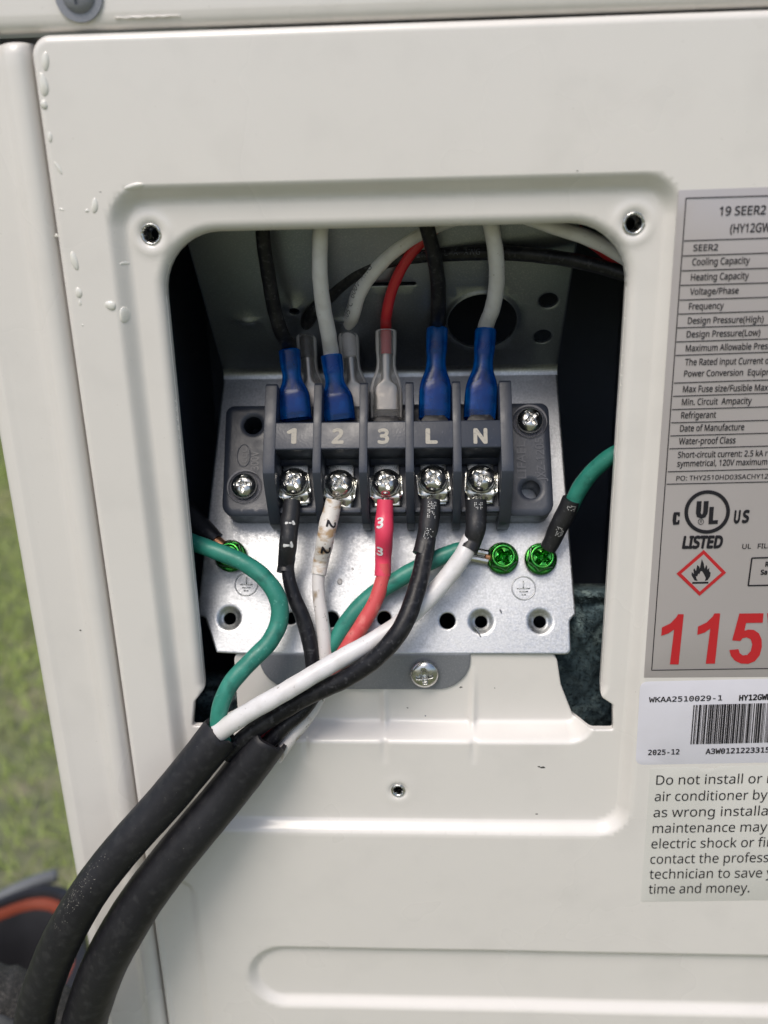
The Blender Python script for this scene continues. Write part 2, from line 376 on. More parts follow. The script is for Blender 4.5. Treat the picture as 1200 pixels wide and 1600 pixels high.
# ================================================================== AIR CONDITIONER CABINET
AC = thing('air_conditioner', (0, .1, -.45), 'off-white outdoor air conditioner cabinet with a square wiring opening in its side', 'air conditioner')
OPEN = rpoly([(-55., 60.), (-55.8, -62.5), (-58.6, -66.), (-60., -74.), (-48.2, -74.), (-47.8, -53.2), (43.3, -53.2), (45.2, -64.), (49.2, -74.3), (59.2, -74.3), (58.6, -66.4), (55.3, -64.), (54.7, 60.)],
             [14, 1.8, .8, .6, 1.6, 3.4, 4.2, 0, 1.6, .6, .8, 1.8, 14], 10)
OPEN = resample(OPEN, .8)
def rrsdf(P_, x0, x1, z0, z1, r):
    cx, cz = (x0 + x1) / 2, (z0 + z1) / 2; q = np.abs(P_ - np.array([cx, cz])) - np.array([(x1 - x0) / 2 - r, (z1 - z0) / 2 - r])
    return np.hypot(np.maximum(q[:, 0], 0), np.maximum(q[:, 1], 0)) + np.minimum(np.maximum(q[:, 0], q[:, 1]), 0) - r
OUT = resample(rpoly([(-78.2, 101.2), (-78.2, -330.), (170., -330.), (170., 101.2)], [4.5, 3, 3, 3], 8), .9)
HOLES = [at(235, 366, 2.6)[[0, 2]] * 1e3, at(991, 349, 2.6)[[0, 2]] * 1e3, at(622, 1237, 2.6)[[0, 2]] * 1e3]
HR = [2.35, 2.35, 1.9]
def panelY(P_):
    P_ = np.asarray(P_, float); x, z = P_[:, 0], P_[:, 1]
    y = 3.0 * sstep(2.0, -2.0, rrsdf(P_, -63.9, 63.4, -106.3, 68.6, 7.5))
    y += 2.2 * sstep(1.9, -1.9, rrsdf(P_, -48.5, 190, -174.4, -152.6, 10.6))
    y += .7 * sstep(1.2, -1.2, rrsdf(P_, -76.5, -64.5, -320, -126.5, 5))
    t = np.clip((2.5 - rrsdf(P_, -52.6, 52.0, -77.0, 40, 5)) / 5.0, 0, 1); t = t ** 3 * (t * (6 * t - 15) + 10)                                       # only the tongue below the opening is set back
    tong = 6.6 * t
    for gx in (20.4, -5., -27.5):
        w = .75 * np.exp(-((x - gx) / 1.0) ** 2) * sstep(-88, -84.5, z) * sstep(-55.5, -58.5, z)
        line = 6.6 * np.clip((z + 86.5) / (-57.5 + 86.5), 0, 1); tong = tong * (1 - w * .42) + line * w * .42
    y += np.where(z < -40, tong, 0)
    d = pdist(OPEN, P_); R = .45 + 1.95 * np.where((np.abs(x) < 50) & (z < 0), 0, sstep(-65, -60, z))
    q = np.clip(d / R, 0, 1); y += R * (1 - np.sqrt(np.clip(1 - (1 - q) ** 2, 0, 1)))
    dz = np.minimum.reduce([x + 78.2, 101.2 - z]); co = np.minimum(x + 78.2, 101.2 - z)
    # rounded outer left / top edges
    a = np.maximum(4.5 - (x + 78.2), 0); b = np.maximum(4.5 - (101.2 - z), 0); d2 = 4.5 - np.hypot(a, b); Re = 2.0
    q = np.clip(d2 / Re, 0, 1); y += Re * (1 - np.sqrt(np.clip(1 - (1 - q) ** 2, 0, 1)))
    for (hx, hz), r in zip(HOLES, HR):                                 # slightly raised then sunk rim of each screw hole
        rr = np.hypot(x - hx, z - hz); y += (-.28 if r > 2 else -.08) * np.exp(-((rr - 4.0) / 1.2) ** 2) + .5 * sstep(3.2, 1.8, rr)
    y += (.22 * np.sin(x * .031 + 1) * np.sin(z * .023) + .05 * np.sin(x * .11 + z * .05)) * sstep(64, 50, x)
    return y
def panel_n(P_):
    e = .06; dx = (panelY(P_ + [e, 0]) - panelY(P_ - [e, 0])) / (2 * e); dz = (panelY(P_ + [0, e]) - panelY(P_ - [0, e])) / (2 * e)
    n = np.column_stack([dx, -np.ones(len(P_)), dz]); return n / np.linalg.norm(n, axis=1)[:, None]
hl = [circ(c[0], c[1], r, 40) for c, r in zip(HOLES, HR)]
loops = [offset(OPEN, s) for s in (.1, .3, .6, 1.0, 1.5, 2.0, 2.6)] + [offset(OUT, -s) for s in (.15, .4, .8, 1.3, 2.0)]
for c, r in zip(HOLES, HR): loops += [circ(c[0], c[1], r + k, 44) for k in (.3, .7, 1.2, 1.8, 2.5, 3.3)]
# fine rows along the pressed steps
def band(x0, x1, z0, z1, r, ds): return [resample(rpoly([(x0 - s, z1 + s), (x0 - s, z0 - s), (x1 + s, z0 - s), (x1 + s, z1 + s)], r + s, 12), 1.1) for s in ds]
loops += band(-63.9, 63.4, -106.3, 68.6, 7.5, (-1.5, -.75, 0, .75, 1.5)) + band(-48.5, 168, -174.4, -152.6, 9.5, (-1.4, -.7, 0, .7, 1.4))
loops += [resample(rpoly([(-53. - k, 40), (-53. - k, -77. - k), (52.6 + k, -77. - k), (52.6 + k, 40)], [2, 5 + k, 5 + k, 2], 12), .6) for k in (-2.6, -2.1, -1.7, -1.3, -.9, -.5, -.1, .3, .7, 1.1, 1.5, 1.9, 2.3, 2.7)]
loops += [np.column_stack([np.full(60, gx + k), np.linspace(-89, -55, 60)]) for gx in (20.4, -5., -27.5) for k in (-1.8, -1.2, -.8, -.4, 0, .4, .8, 1.2, 1.8)]
V, Fc = sheet(OUT, [OPEN] + hl, 1.25, loops, clear=.55)
Yv = panelY(V); Nv = panel_n(V)
dO = pdist(OPEN, V); e0 = dO < .02
W3 = np.column_stack([V[:, 0], Yv, V[:, 1]]) * .001
mesh_obj('side_panel', W3, Fc[:, ::-1] if np.cross(W3[Fc[0, 1]] - W3[Fc[0, 0]], W3[Fc[0, 2]] - W3[Fc[0, 0]])[1] > 0 else Fc, 'paint', AC, normals=Nv)
def strip(lp, back, y0=None):                        # metal thickness behind an edge
    yy = panelY(lp) if y0 is None else y0; n = len(lp)
    v = [(x * .001, (y - .02) * .001, z * .001) for (x, z), y in zip(lp, yy)] + [(x * .001, (y + back) * .001, z * .001) for (x, z), y in zip(lp, yy)]
    return v, [[i, (i + 1) % n, n + (i + 1) % n, n + i] for i in range(n)]
mb = MB()
mb.add(*strip(OPEN, 1.6)); mb.add(*strip(OUT, 12))
for l in hl: mb.add(*strip(l, 1.4))
mb.build('panel_edge', 'paint', AC, sharp=50)
# corner panel: a pressed profile run down the left of the cabinet, turning the corner into the front
prof = [(-79.1, 14), (-79.1, 4), (-79.4, 1.8), (-80.2, .6), (-81.2, .12), (-82.3, 0), (-83.4, .15), (-84.4, .7), (-85.4, 1.5), (-86.6, 2.1), (-88, 2.35), (-92, 2.4), (-95.8, 2.3), (-97.2, 2.15), (-98.0, 2.2), (-98.8, 2.55), (-100.3, 3.3),
        (-101.6, 4.2), (-102.6, 5.6), (-103.1, 7.4), (-103.3, 10), (-103.4, 14), (-103.5, 60), (-103.6, 290)]
prof = [tuple(p) for p in spline([(a, b, 0) for a, b in prof], .5)[:, :2]]
zs = np.concatenate([[100.2, 100.0, 99.6, 98.8, 97.5], np.arange(95, -400, -6), [-400]])
v = []; f = []; n = len(prof)
for z in zs:
    lip = max(0, z - 97.5) / 2.7; dy = 2.2 * (1 - math.sqrt(max(0, 1 - lip ** 2)))
    for a, b in prof: v.append((a * .001, (b + dy) * .001, z * .001))
for i in range(len(zs) - 1): f += [[i * n + j, i * n + j + 1, (i + 1) * n + j + 1, (i + 1) * n + j] for j in range(n - 1)]
f += [[j for j in range(n)]]
mesh_obj('corner_panel', v, f, 'paint', AC, sharp=50)
# top cover: overhanging cap with a rolled lower edge
prof = [(16, 103.8), (8, 102.7), (5, 102.2), (3.4, 102.0), (2.1, 102.2), (1.3, 103.0), (.9, 104.4), (.8, 107), (.8, 120), (1.2, 124), (3, 127), (7, 128.5), (24, 129.5), (290, 131)]
prof = spline([(a, b, 0) for a, b in prof], .4)[:, :2]
xs = [-106.5, -106.2, -105.5, -104] + list(np.arange(-100, 171, 10)); v = []; f = []; n = len(prof)
for x in xs:
    for a, b in prof: v.append((x * .001, (a + (3 * (1 - min(1, (x + 106.5) / 2.5)) ** 2)) * .001, b * .001))
for i in range(len(xs) - 1): f += [[i * n + j, i * n + j + 1, (i + 1) * n + j + 1, (i + 1) * n + j] for j in range(n - 1)]
f += [list(range(n))]
mesh_obj('top_cover', v, f, 'paint', AC, sharp=50)
# screw in the top cover, cut by the top of the picture
c = at(123, -8, .6); fn = frame_of(c, (0, -1, 0))
mb = MB(); mb.add(*hdisc(5.2, fn, lambda x, y: (.35 + (1.4 * math.sqrt(max(0, 1 - (math.hypot(x, y) / 3.6) ** 2)) if math.hypot(x, y) < 3.6 else 0) - (.8 if (min(abs(x), abs(y)) < .45 and max(abs(x), abs(y)) < 2) else 0)), 24, 64, .3))
mb.build('cover_screw', 'galv_dark', AC, sharp=45)
# bare scratch and blistered paint along the cap
pts = [at(180 + i * 8.5, 28.5 - i * .28 + random.uniform(-1.2, 1.2), .75) for i in range(13)]
v, f = Tube([(*p, .00012 + random.uniform(0, .00016)) for p in pts], world=True, step=.0008).mesh(8); mesh_obj('paint_blister', v, f, 'paint', AC)
# dark inside of the cabinet
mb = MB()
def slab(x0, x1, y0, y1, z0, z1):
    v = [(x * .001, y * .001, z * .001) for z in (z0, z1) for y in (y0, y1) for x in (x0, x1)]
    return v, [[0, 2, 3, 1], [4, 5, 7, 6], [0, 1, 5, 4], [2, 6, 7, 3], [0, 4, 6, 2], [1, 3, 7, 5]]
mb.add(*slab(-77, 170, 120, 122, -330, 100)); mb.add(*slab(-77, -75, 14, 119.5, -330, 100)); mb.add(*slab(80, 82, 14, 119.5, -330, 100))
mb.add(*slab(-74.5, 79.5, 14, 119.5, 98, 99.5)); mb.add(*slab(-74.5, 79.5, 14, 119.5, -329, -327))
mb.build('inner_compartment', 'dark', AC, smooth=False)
mb = MB(); mb.add(*slab(-103, 170, 288, 289.5, -400, 130)); mb.add(*slab(170.5, 172, 3, 289, -400, 128)); mb.add(*slab(-103, 170, 4, 289, -402, -400.5)); mb.add(*slab(-79, 170, 3, 5, -400, -331))
mb.build('cabinet_back', 'paint', AC, smooth=False)
# threaded inserts
for (hx, hz), r in zip(HOLES, HR):
    fn = lambda x, y, h, hx=hx, hz=hz: np.array([hx + x, 3.3 - h, hz + y]) * .001
    pr = [(r + .25, -.1), (r + .15, .35), (r - .1, .55), (r - .35, .45), (r - .6, 0)]
    for k in range(9): pr += [(r - .62, -.2 - k * .55), (r - .85, -.45 - k * .55)]
    v, f = lathe(pr, fn, 40)
    v = v + RNG.normal(0, .00005, v.shape)
    mesh_obj('threaded_insert', v, f, 'screw', AC)
# cream droplets stuck to the paint: (px, py, half width, half height in px, tilt)
DR = [(71, 95, 6, 14, .1), (68, 132, 7, 18, -.05), (68, 163, 7, 7, .3), (78, 214, 4, 8, .1), (91, 262, 3, 11, -.45), (87, 368, 3, 3, 0), (210, 291, 17, 5, -.12), (148, 321, 5, 12, .15), (136, 329, 3, 3, 0),
      (116, 407, 5.5, 15, -.12), (123, 457, 5.5, 8, 0), (125, 473, 2.5, 5, 0), (173, 477, 9, 7, .5), (196, 491, 6.5, 13, 0), (197, 411, 6, 3, 0), (96, 327, 5, 2, .2), (530, 909, 0, 0, 0), (129, 508, 2, 2, 0)]
for i, (a, b, w, h, tl) in enumerate(DR):
    if w == 0: continue
    c0 = at(a, b, 0); Y0 = panelY(np.array([[c0[0], c0[2]]]) * 1e3)[0]; c = at(a, b, Y0); w = mm(w, c) * 1e3; h = mm(h, c) * 1e3
    v = []; f = []; nt, nr = 20, 7
    for k in range(nr + 1):
        ph = k / nr * math.pi / 2; rr = math.cos(ph)
        for j in range(nt):
            t = 2 * math.pi * j / nt; wob = 1 + .05 * math.sin(2 * t + i) + .05 * math.sin(3 * t + 2 * i); x = w * rr * math.cos(t) * wob * (1 - .18 * math.sin(t)); z = h * rr * math.sin(t) * wob
            x, z = x * math.cos(tl) + z * math.sin(tl), -x * math.sin(tl) + z * math.cos(tl)
            zz = np.array([[c[0] * 1e3 + x, c[2] * 1e3 + z]])
            v.append(((c[0] * 1e3 + x) * .001, (panelY(zz)[0] + .05 - math.sin(ph) * min(w, h) * .5) * .001, (c[2] * 1e3 + z) * .001))
    for k in range(nr): f += [[k * nt + j, k * nt + (j + 1) % nt, (k + 1) * nt + (j + 1) % nt, (k + 1) * nt + j] for j in range(nt)]
    mesh_obj('droplet', v, f, 'caulk', AC)
for a, b, w in ((848, 1199, 5), (842, 1198, 3), (720, 1074, 3), (773, 1075, 1.6), (902, 267, 2), (125, 985, 2), (157, 300, 2), (637, 1106, 2), (838, 1272, 2.5)):
    c0 = at(a, b, 3); Y0 = panelY(np.array([[c0[0], c0[2]]]) * 1e3)[0] - .03; c = at(a, b, Y0); w = mm(w, c)
    k = 9; v = [c + np.array([math.cos(t) * w * random.uniform(.5, 1.2), 0, math.sin(t) * w * .45 * random.uniform(.5, 1.2)]) for t in np.linspace(0, 6.28, k, endpoint=False)]
    v += [p + np.array([0, .0003, 0]) for p in v]
    mesh_obj('paint_chip', v, [list(range(k))] + [[i, (i + 1) % k, k + (i + 1) % k, k + i] for i in range(k)], 'chip', AC, smooth=False)

# felt insulation seen through the two notches
def felt(x0, x1, z0, z1, Y, seed):
    rg = np.random.default_rng(seed); nx, nz = 40, 70; mbf = MB(); v = []
    ph = rg.uniform(0, 6, 12)
    for j in range(nz):
        for i in range(nx):
            x = x0 + (x1 - x0) * i / (nx - 1); z = z0 + (z1 - z0) * j / (nz - 1)
            lump = .8 * math.sin(x * .5 + ph[0]) * math.sin(z * .37 + ph[1]) + .35 * math.sin(x * .8 + z * .5 + ph[2]) + .15 * math.sin(x * 1.6 - z * 1.1 + ph[3])
            top = 5 * max(0, (j / (nz - 1) - .86) / .14) ** 2
            v.append((x * .001, (Y - lump + top) * .001, (z + .8 * math.sin(x * .9 + ph[4]) * (j / nz)) * .001))
    mbf.add(v, [[j * nx + i, j * nx + i + 1, (j + 1) * nx + i + 1, (j + 1) * nx + i] for j in range(nz - 1) for i in range(nx - 1)])
    mbf.add(*slab(x0 + .5, x1 - .5, Y + 6, Y + 14, z0, z1 - 1))
    for k in range(3200):                                              # loose fibres
        x = rg.uniform(x0, x1); z = rg.uniform(z0, z1); 
        if rg.random() < .25: z = z1 - abs(rg.normal(0, .8))
        a = rg.uniform(0, 6.28); l = rg.uniform(1.2, 4); c = np.array([x, Y - 1.2 + rg.uniform(0, .8) + (3 if z > z1 - 2 else 0), z]); e = c + np.array([math.cos(a) * l, rg.uniform(-1.4, .8), math.sin(a) * l * .6])
        mbf.add(np.array([c + [0, 0, .04], (c + e) / 2 + [0, -.5, .3], e, c - [0, 0, .04]]) * .001, [[0, 1, 3], [1, 2, 3]])
    mbf.build('insulation_felt', 'felt', AC)
felt(45, 72, -96, -41, 17, 3); felt(-72, -44, -100, -70, 16, 4)

# ------------------------------------------------------------------ wiring bracket
dk = [(-47.7, .4), (-51.4, 10.0), (-53.9, 11.3), (-49.6, 84.6), (51.9, 84.6), (54.0, 11.2), (52.3, 9.4), (52.1, 0), (19.3, 0), (-40.3, 0)]
dk = rpoly(dk, [.5, .5, .6, 0, 0, .8, .8, 1.6, 0, 0], 4)
hspec = [(358, 966, 1.75, 1), (455, 966, 1.7, 0), (517, 968, 2.2, 0), (600, 966, 2.0, 0), (699, 970, 2.25, 0), (752, 971, 1.75, 1), (844, 971, 1.75, 1)]
dh = []; dim = []
for a, b, r, dd in hspec:
    x, u = L(a, b, 0); dh.append(circ(x, u, r, 28)); 
    if dd: dim.append((x, u, r))
bx, bu = L(395, 664, 10); dh.append(circ(bx, bu, 3.6, 20)); bx2, bu2 = L(830, 764, 10)
def deckH(P_):
    h = np.zeros(len(P_))
    for x, u, r in dim: h -= 1.0 * sstep(r + 2.2, r, np.hypot(P_[:, 0] - x, P_[:, 1] - u))
    h -= 1.3 * sstep(81.6, 84.8, P_[:, 1]) ** 2 * 0
    return h
dl = [circ(x, u, r + k, 30) for x, u, r in dim for k in (.3, .6, .9, 1.2, 1.5, 1.8, 2.1, 2.5, 3.0)]
BR = hplate('wiring_bracket', dk, dh, P, 1.0, 'galv', AC, deckH, 2.0, dl, edge=.2)
# upper wall of the bracket, leaning forward, with its holes
u_out = [(-49.6, .2), (51.9, .2), (51.5, 62), (-50, 62)]
ho = []
for a, b, rx, ry in ((857, 470, 15, 10.5), (848, 526, 14, 9.5), (460, 484, 8.5, 7), (753, 501, 54, 53)):
    x, u = L2(a, b); p = wall(a, b, 0); x2, u2 = L2(a + rx, b); x3, u3 = L2(a, b - ry); ho.append((x, u, abs(x2 - x), abs(u3 - u)))
r_big = ho[3][2]; bigc = circ(ho[3][0], ho[3][1], r_big, 60)
# slot behind the red wire
sx, su = L2(600, 445); sx2, _ = L2(650, 445)
slot = rpoly([(sx - 4, su - .5), (sx2, su - .5), (sx2, su + .7), (sx - 4, su + .7)], .5, 3)
def wallH(P_):
    x, u, *_k = ho[2]; h = 1.4 * np.exp(-((np.hypot(P_[:, 0] - x, P_[:, 1] - u - 1.0)) / 2.4) ** 2)
    r = np.hypot(P_[:, 0] - ho[3][0], P_[:, 1] - ho[3][1]); h += .8 * sstep(r_big + 1.6, r_big, r)
    a, b = L2(387, 501); h += .9 * np.exp(-(((P_[:, 0] - a) / 2.6) ** 2 + ((P_[:, 1] - b) / 1.0) ** 2))
    a, b = L2(535, 500); h += .9 * np.exp(-(((P_[:, 0] - a) / 2.2) ** 2 + ((P_[:, 1] - b) / 1.0) ** 2))
    return h
lw = [offset(bigc, k) for k in (.3, .6, 1., 1.5)] + [circ(ho[2][0], ho[2][1] + .6, k, 26) for k in (1.8, 2.4, 3.2)]
for q in (L2(387, 501), L2(535, 500)): lw += [circ(q[0], q[1], k, 20, k * .45) for k in (.8, 1.6, 2.6, 3.4)]
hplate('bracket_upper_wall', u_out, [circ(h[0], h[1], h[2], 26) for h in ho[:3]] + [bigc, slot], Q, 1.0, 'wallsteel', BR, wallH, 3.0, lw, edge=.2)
# rounded bend between the two
mb = MB(); n = 9; v = []
c2 = BEND - U3 * .0004
for x in np.linspace(-49.6, 51.9, 30):
    for k in range(n):
        t = k / (n - 1); p0 = P(x, 83.2, .02); p1 = P(x, 85.2, .25); p2 = Q(x, 2.2, .02)
        v.append((1 - t) ** 2 * p0 + 2 * t * (1 - t) * p1 + t * t * p2)
mb.add(v, [[i * n + k, i * n + k + 1, (i + 1) * n + k + 1, (i + 1) * n + k] for i in range(29) for k in range(n - 1)]); mb.build('bracket_bend', 'galv', BR)
# vertical tab that lies on the panel's tongue
ty = B0[1] * 1e3
tb = rpoly([(-40.3, B0[2] * 1e3 + .2), (-40.3, -65.0), (19.5, -65.0), (19.5, B0[2] * 1e3 + .2)], [.3, 9.5, 9.5, .3], 10)
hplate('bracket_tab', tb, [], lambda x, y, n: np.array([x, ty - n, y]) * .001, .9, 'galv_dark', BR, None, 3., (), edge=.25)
# pressed earth symbols
def earth(px_, py_):
    x, u = L(px_, py_, 0); mbe = MB(); R = 3.3
    ring = [P(x + R * math.cos(t), u + R * math.sin(t), 0) for t in np.linspace(0, 2 * math.pi, 49)]
    mbe.add(*Tube([(*p, .00020) for p in ring], world=True, step=.0005).mesh(8, False))
    for a, b, c, d in ((0, 2.0, 0, -.1), (-1.8, -.1, 1.8, -.1), (-1.2, -1.0, 1.2, -1.0), (-.6, -1.9, .6, -1.9)):
        mbe.add(*Tube([(*P(x + a, u + b, .02), .00018), (*P(x + c, u + d, .02), .00018)], world=True).mesh(8))
    mbe.build('earth_symbol', 'galv', BR)
earth(818, 919); earth(385, 913)
# water beads and swarf on the plate
for a, b, r in ((531, 909, .95), (551, 889, .4)):
    x, u = L(a, b, 0); v, f = lathe([(r * math.cos(k), r * .5 * math.sin(k)) for k in np.linspace(0, 1.5, 8)], lambda p, q, h: P(x + p * .8, u + q, h + .02), 20); mesh_obj('bead', v, f, 'clear', BR)
for a, b, c, d in ((742, 979, 751, 995), (781, 952, 783, 958), (664, 1118, 664, 1119)):
    mesh_obj('swarf', *Tube([(*PL(a, b, .3), .00016), (*PL((a + c) / 2 + 1, (b + d) / 2, .45), .0002), (*PL(c, d, .3), .00012)], world=True).mesh(6), 'galv_dark', BR)

# ================================================================== SCREWS
def cross_cut(x, y, wid, ln, dep, rot):
    X = x * math.cos(rot) + y * math.sin(rot); Y = -x * math.sin(rot) + y * math.cos(rot); r = math.hypot(x, y)
    m = min(abs(X), abs(Y)); q = max(abs(X), abs(Y)); w = wid * (1 - .25 * q / ln)
    return dep * float(sstep(w * 1.25, w * .75, m) * sstep(ln * 1.1, ln * .85, q)) * (1 - .45 * q / ln) + dep * .35 * float(sstep(wid * 2.3, wid * 1.2, abs(X) + abs(Y)))
def pan(R, H, wid, ln, dep, rot, worn=.12):
    def h(x, y):
        r = math.hypot(x, y) / R; b = H * max(0, 1 - r ** 2.6) ** .55
        return b - cross_cut(x, y, wid, ln, dep, rot) + worn * math.sin(x * 3.1 + rot * 5) * math.sin(y * 2.7 + rot) * (1 - r) * .6
    return h
def green_screw(px_, py_, rot, label, parent=None):
    c = PL(px_, py_, 1.6); fn0 = frame_of(c, N3); t = thing('ground_screw', c, label, 'screw', 'green ground screws on the bracket')
    def h(x, y):
        r = math.hypot(x, y); a = math.atan2(y, x) + rot; k = (a % (math.pi / 3)) - math.pi / 6; hx = r * math.cos(k)
        b = .9 * float(sstep(4.6, 4.1, r)) ** .6 + .12 * float(sstep(4.1, 3.7, r)); b += 2.6 * float(sstep(3.62, 3.38, hx)) * (1 - .35 * float(sstep(3.1, 3.9, r)))
        b -= .7 * float(sstep(2.75, 2.45, r)); b += .25 * float(sstep(1.9, .8, r)) - cross_cut(x, y, .85, 2.15, 2.5, rot + .15)
        return b
    mb = MB(); mb.add(*hdisc(4.6, fn0, h, 46, 144, .2)); mb.build('screw_head', 'gscrew', t, sharp=70)
    v, f = lathe([(2.0, -.1), (2.0, -7)], fn0, 18); mesh_obj('screw_shank', v, f, 'gscrew', t)
    return t
green_screw(785, 872, .35, 'green ground screw holding a metal ferrule, left one of the right-hand pair')
green_screw(845, 873, .75, 'green plated ground screw under the black-sleeved end of the right-hand green wire')
green_screw(361, 869, .2, 'green plated ground screw at left, partly hidden behind the curving green wire')
c = at(663, 1053, ty - .95); t = thing('tab_screw', c, 'silver star-drive screw holding the grey bracket tab to the panel', 'screw')
fn0 = frame_of(c, (0, -1, .06))
mb = MB(); mb.add(*hdisc(4.15, fn0, pan(4.15, 1.9, .75, 2.35, 1.5, .12, .03), 36, 120, .1)); mb.build('screw_head', 'screw', t, sharp=70)
for k in range(4): a = k * 1.5708 + .9; v, f = lathe([(.28 * math.cos(q), .22 * math.sin(q)) for q in np.linspace(0, 1.5, 5)], (lambda p, q, h, a=a: fn0(2.55 * math.cos(a) + p, 2.55 * math.sin(a) + q, h + 1.33)), 10); mesh_obj('head_dimple', v, f, 'screw', t)

# ================================================================== TERMINAL BLOCK
TB = thing('terminal_block', P(0, 54, 0), 'dark slate plastic terminal block marked 1, 2, 3, L and N', 'terminal block')
base = rpoly([(-46., 71.), (-45.7, 38.0), (47.6, 37.4), (47.4, 70.6)], [2.5, 3.5, 3.5, 2.5], 7)
ew = [(bx, bu, 2.7), (bx2, bu2, 2.6)]
hplate('block_base', base, [circ(x, u, r, 30) for x, u, r in ew], lambda x, y, n: P(x, y, 10 + n), 9.6, 'block', TB, None, 4., (), edge=.7)
RC = [L(x, 680, 22)[0] for x in (422, 496, 568, 640, 714, 791.5)]; TC = [L(x, 750, 14)[0] for x in (459, 531, 603, 677, 752)]
for i, x in enumerate(RC):
    w = 1.65 if i in (0, 5) else 1.15
    pr = [(72.6, .6), (72.6, 22.2), (71.9, 22.8), (50, 22.8), (46.8, 22.3), (44.5, 20.5), (37.2, 11.5), (35.6, 9.0), (35.2, 6), (35.2, 2), (37.0, .6)]
    v, f = prism(pr, x - w, x + w, lambda u, n, t: P(t, u, n), .22); mesh_obj('barrier', v, f, 'block', TB, sharp=35)
v, f = prism([(61.2, 9.8), (61.2, 22.35), (60.9, 22.6), (53.6, 22.6), (53.3, 22.3), (53.1, 11.5)], RC[0] + 1.2, RC[5] - 1.2, lambda u, n, t: P(t, u, n), .15)
NS = mesh_obj('number_strip', v, f, 'block', TB, sharp=35)
for s, a, b in (('1', 447, 463), ('2', 518, 537), ('3', 590, 608), ('L', 665, 684), ('N', 740, 762)):
    V2, F2 = glyphs(s, .04); x0 = L(a, 692, 22.7); x1 = L(b, 692, 22.7); top = L(a, 667.5, 22.7); mnx, mxx = V2[:, 0].min(), V2[:, 0].max()
    sxx = (x1[0] - x0[0]) / (mxx - mnx); syy = (top[1] - x0[1]) / (V2[:, 1].max() - min(0, V2[:, 1].min())); mbn = MB()
    q = [P(x0[0] + (x - mnx) * sxx, x0[1] + y * syy, 22.66 + q_ * .003) for x, y, q_ in V2]; mbn.add(q, F2); mbn.build('printed_' + {'1': 'number', '2': 'number', '3': 'number'}.get(s, 'letter'), 'print', NS, smooth=False)
# lower wall pieces of each way: front lip and the tinned conductor plate
for i in range(5):
    x0, x1 = RC[i] + 1.3, RC[i + 1] - 1.3; x = TC[i]
    mbx = MB(); v, f = prism([(38.2, 9.6), (38.2, 12.2), (39.6, 12.2), (39.6, 9.6)], x0, x1, lambda u, n, t: P(t, u, n), .15); mbx.add(v, f)
    v, f = prism([(51.8, 9.6), (51.8, 12.5), (53.4, 14), (53.4, 9.6)], x0, x1, lambda u, n, t: P(t, u, n), .1); mbx.add(v, f)
    mbx.build('way_ledge', 'block', TB, sharp=35)
    v, f = prism([(x - 3.6, 40.6), (x + 3.6, 40.6), (x + 3.6, 60), (x - 3.6, 60)], 10.2, 11.2, lambda a, b, c: P(a, b, c), .15); mesh_obj('contact_plate', v, f, 'nickel', TB, sharp=35)
    # terminal screw with its square clamp
    rot = (.16, -.13, .05, .1, -.07)[i]; uc = L(600, (750, 754, 753, 748, 748)[i], 15)[1]
    cs, sn = math.cos(rot), math.sin(rot)
    def fr(a, b, c, x=x, uc=uc, cs=cs, sn=sn): return P(x + a * cs - b * sn, uc - 1.0 + a * sn + b * cs, c)
    sq = rpoly([(-4.5, 3.6), (-4.5, -2.6), (-2.6, -4.7), (2.6, -4.7), (4.5, -2.6), (4.5, 3.6)], [1.2, .8, .8, .8, .8, 1.2], 4)
    CL = hplate('clamp_plate', sq, [circ(0, 0, 1.5, 16)], lambda a, b, c, fr=fr: fr(a, b, 13.2 + c), 1.0, 'nickel', TB,
                lambda Pp: .9 * sstep(3.4, 4.6, np.abs(Pp[:, 0])) - .9 * sstep(2.8, 4.6, -Pp[:, 1]) - .35 * np.exp(-((np.abs(Pp[:, 0]) - 1.1) / .25) ** 2) * sstep(-2.8, -3.6, Pp[:, 1]), .55, (), edge=.25)
    sq2 = rpoly([(-4.4, 2.9), (-4.0, -5.2), (4.0, -5.2), (4.4, 2.9)], .6, 3)
    hplate('wire_clamp', sq2, [], lambda a, b, c, fr=fr: fr(a, b, 12.0 + c), .7, 'nickel', CL, lambda Pp: -.5 * sstep(3.2, 4.4, np.abs(Pp[:, 0])), .9, (), edge=.2)
    hc = P(x, uc, 14.2); fh = frame_of(hc, N3 + np.array([.04 * math.sin(i * 2), 0, .03 * math.cos(i * 3)]))
    v, f = lathe([(2.2, -.9), (4.1, -.8), (4.2, -.55), (4.05, -.2), (3.9, .0), (2.5, .1)], fh, 40); mesh_obj('spring_washer', v, f, 'nickel', CL)
    mbs = MB(); mbs.add(*hdisc(3.75, fh, pan(3.75, 2.7, .6, 2.5, 2.2, (.55, .9, .35, .7, 1.1)[i], .10), 34, 110, .2)); mbs.build('terminal_screw', 'screw', TB, sharp=60)
# mounting screws with clear washers in the ears
for a, b, r0 in ((381, 759, .03), (828, 657, .6)):
    x, u = L(a, b, 11); c = P(x, u, 10.1); fh = frame_of(c, N3)
    ms = MB(); ms.add(*hdisc(3.75, frame_of(P(x, u, 10.9), N3), pan(3.75, 2.5, .5, 2.3, 1.5, r0, .05), 34, 110, .5)); so_ = ms.build('mounting_screw', 'screw', TB, sharp=60)
    v, f = lathe([(3.6, .75), (4.9, .7), (5.0, .4), (4.95, .05), (3.4, .02)], fh, 44); mesh_obj('clear_washer', v, f, 'washer', so_)
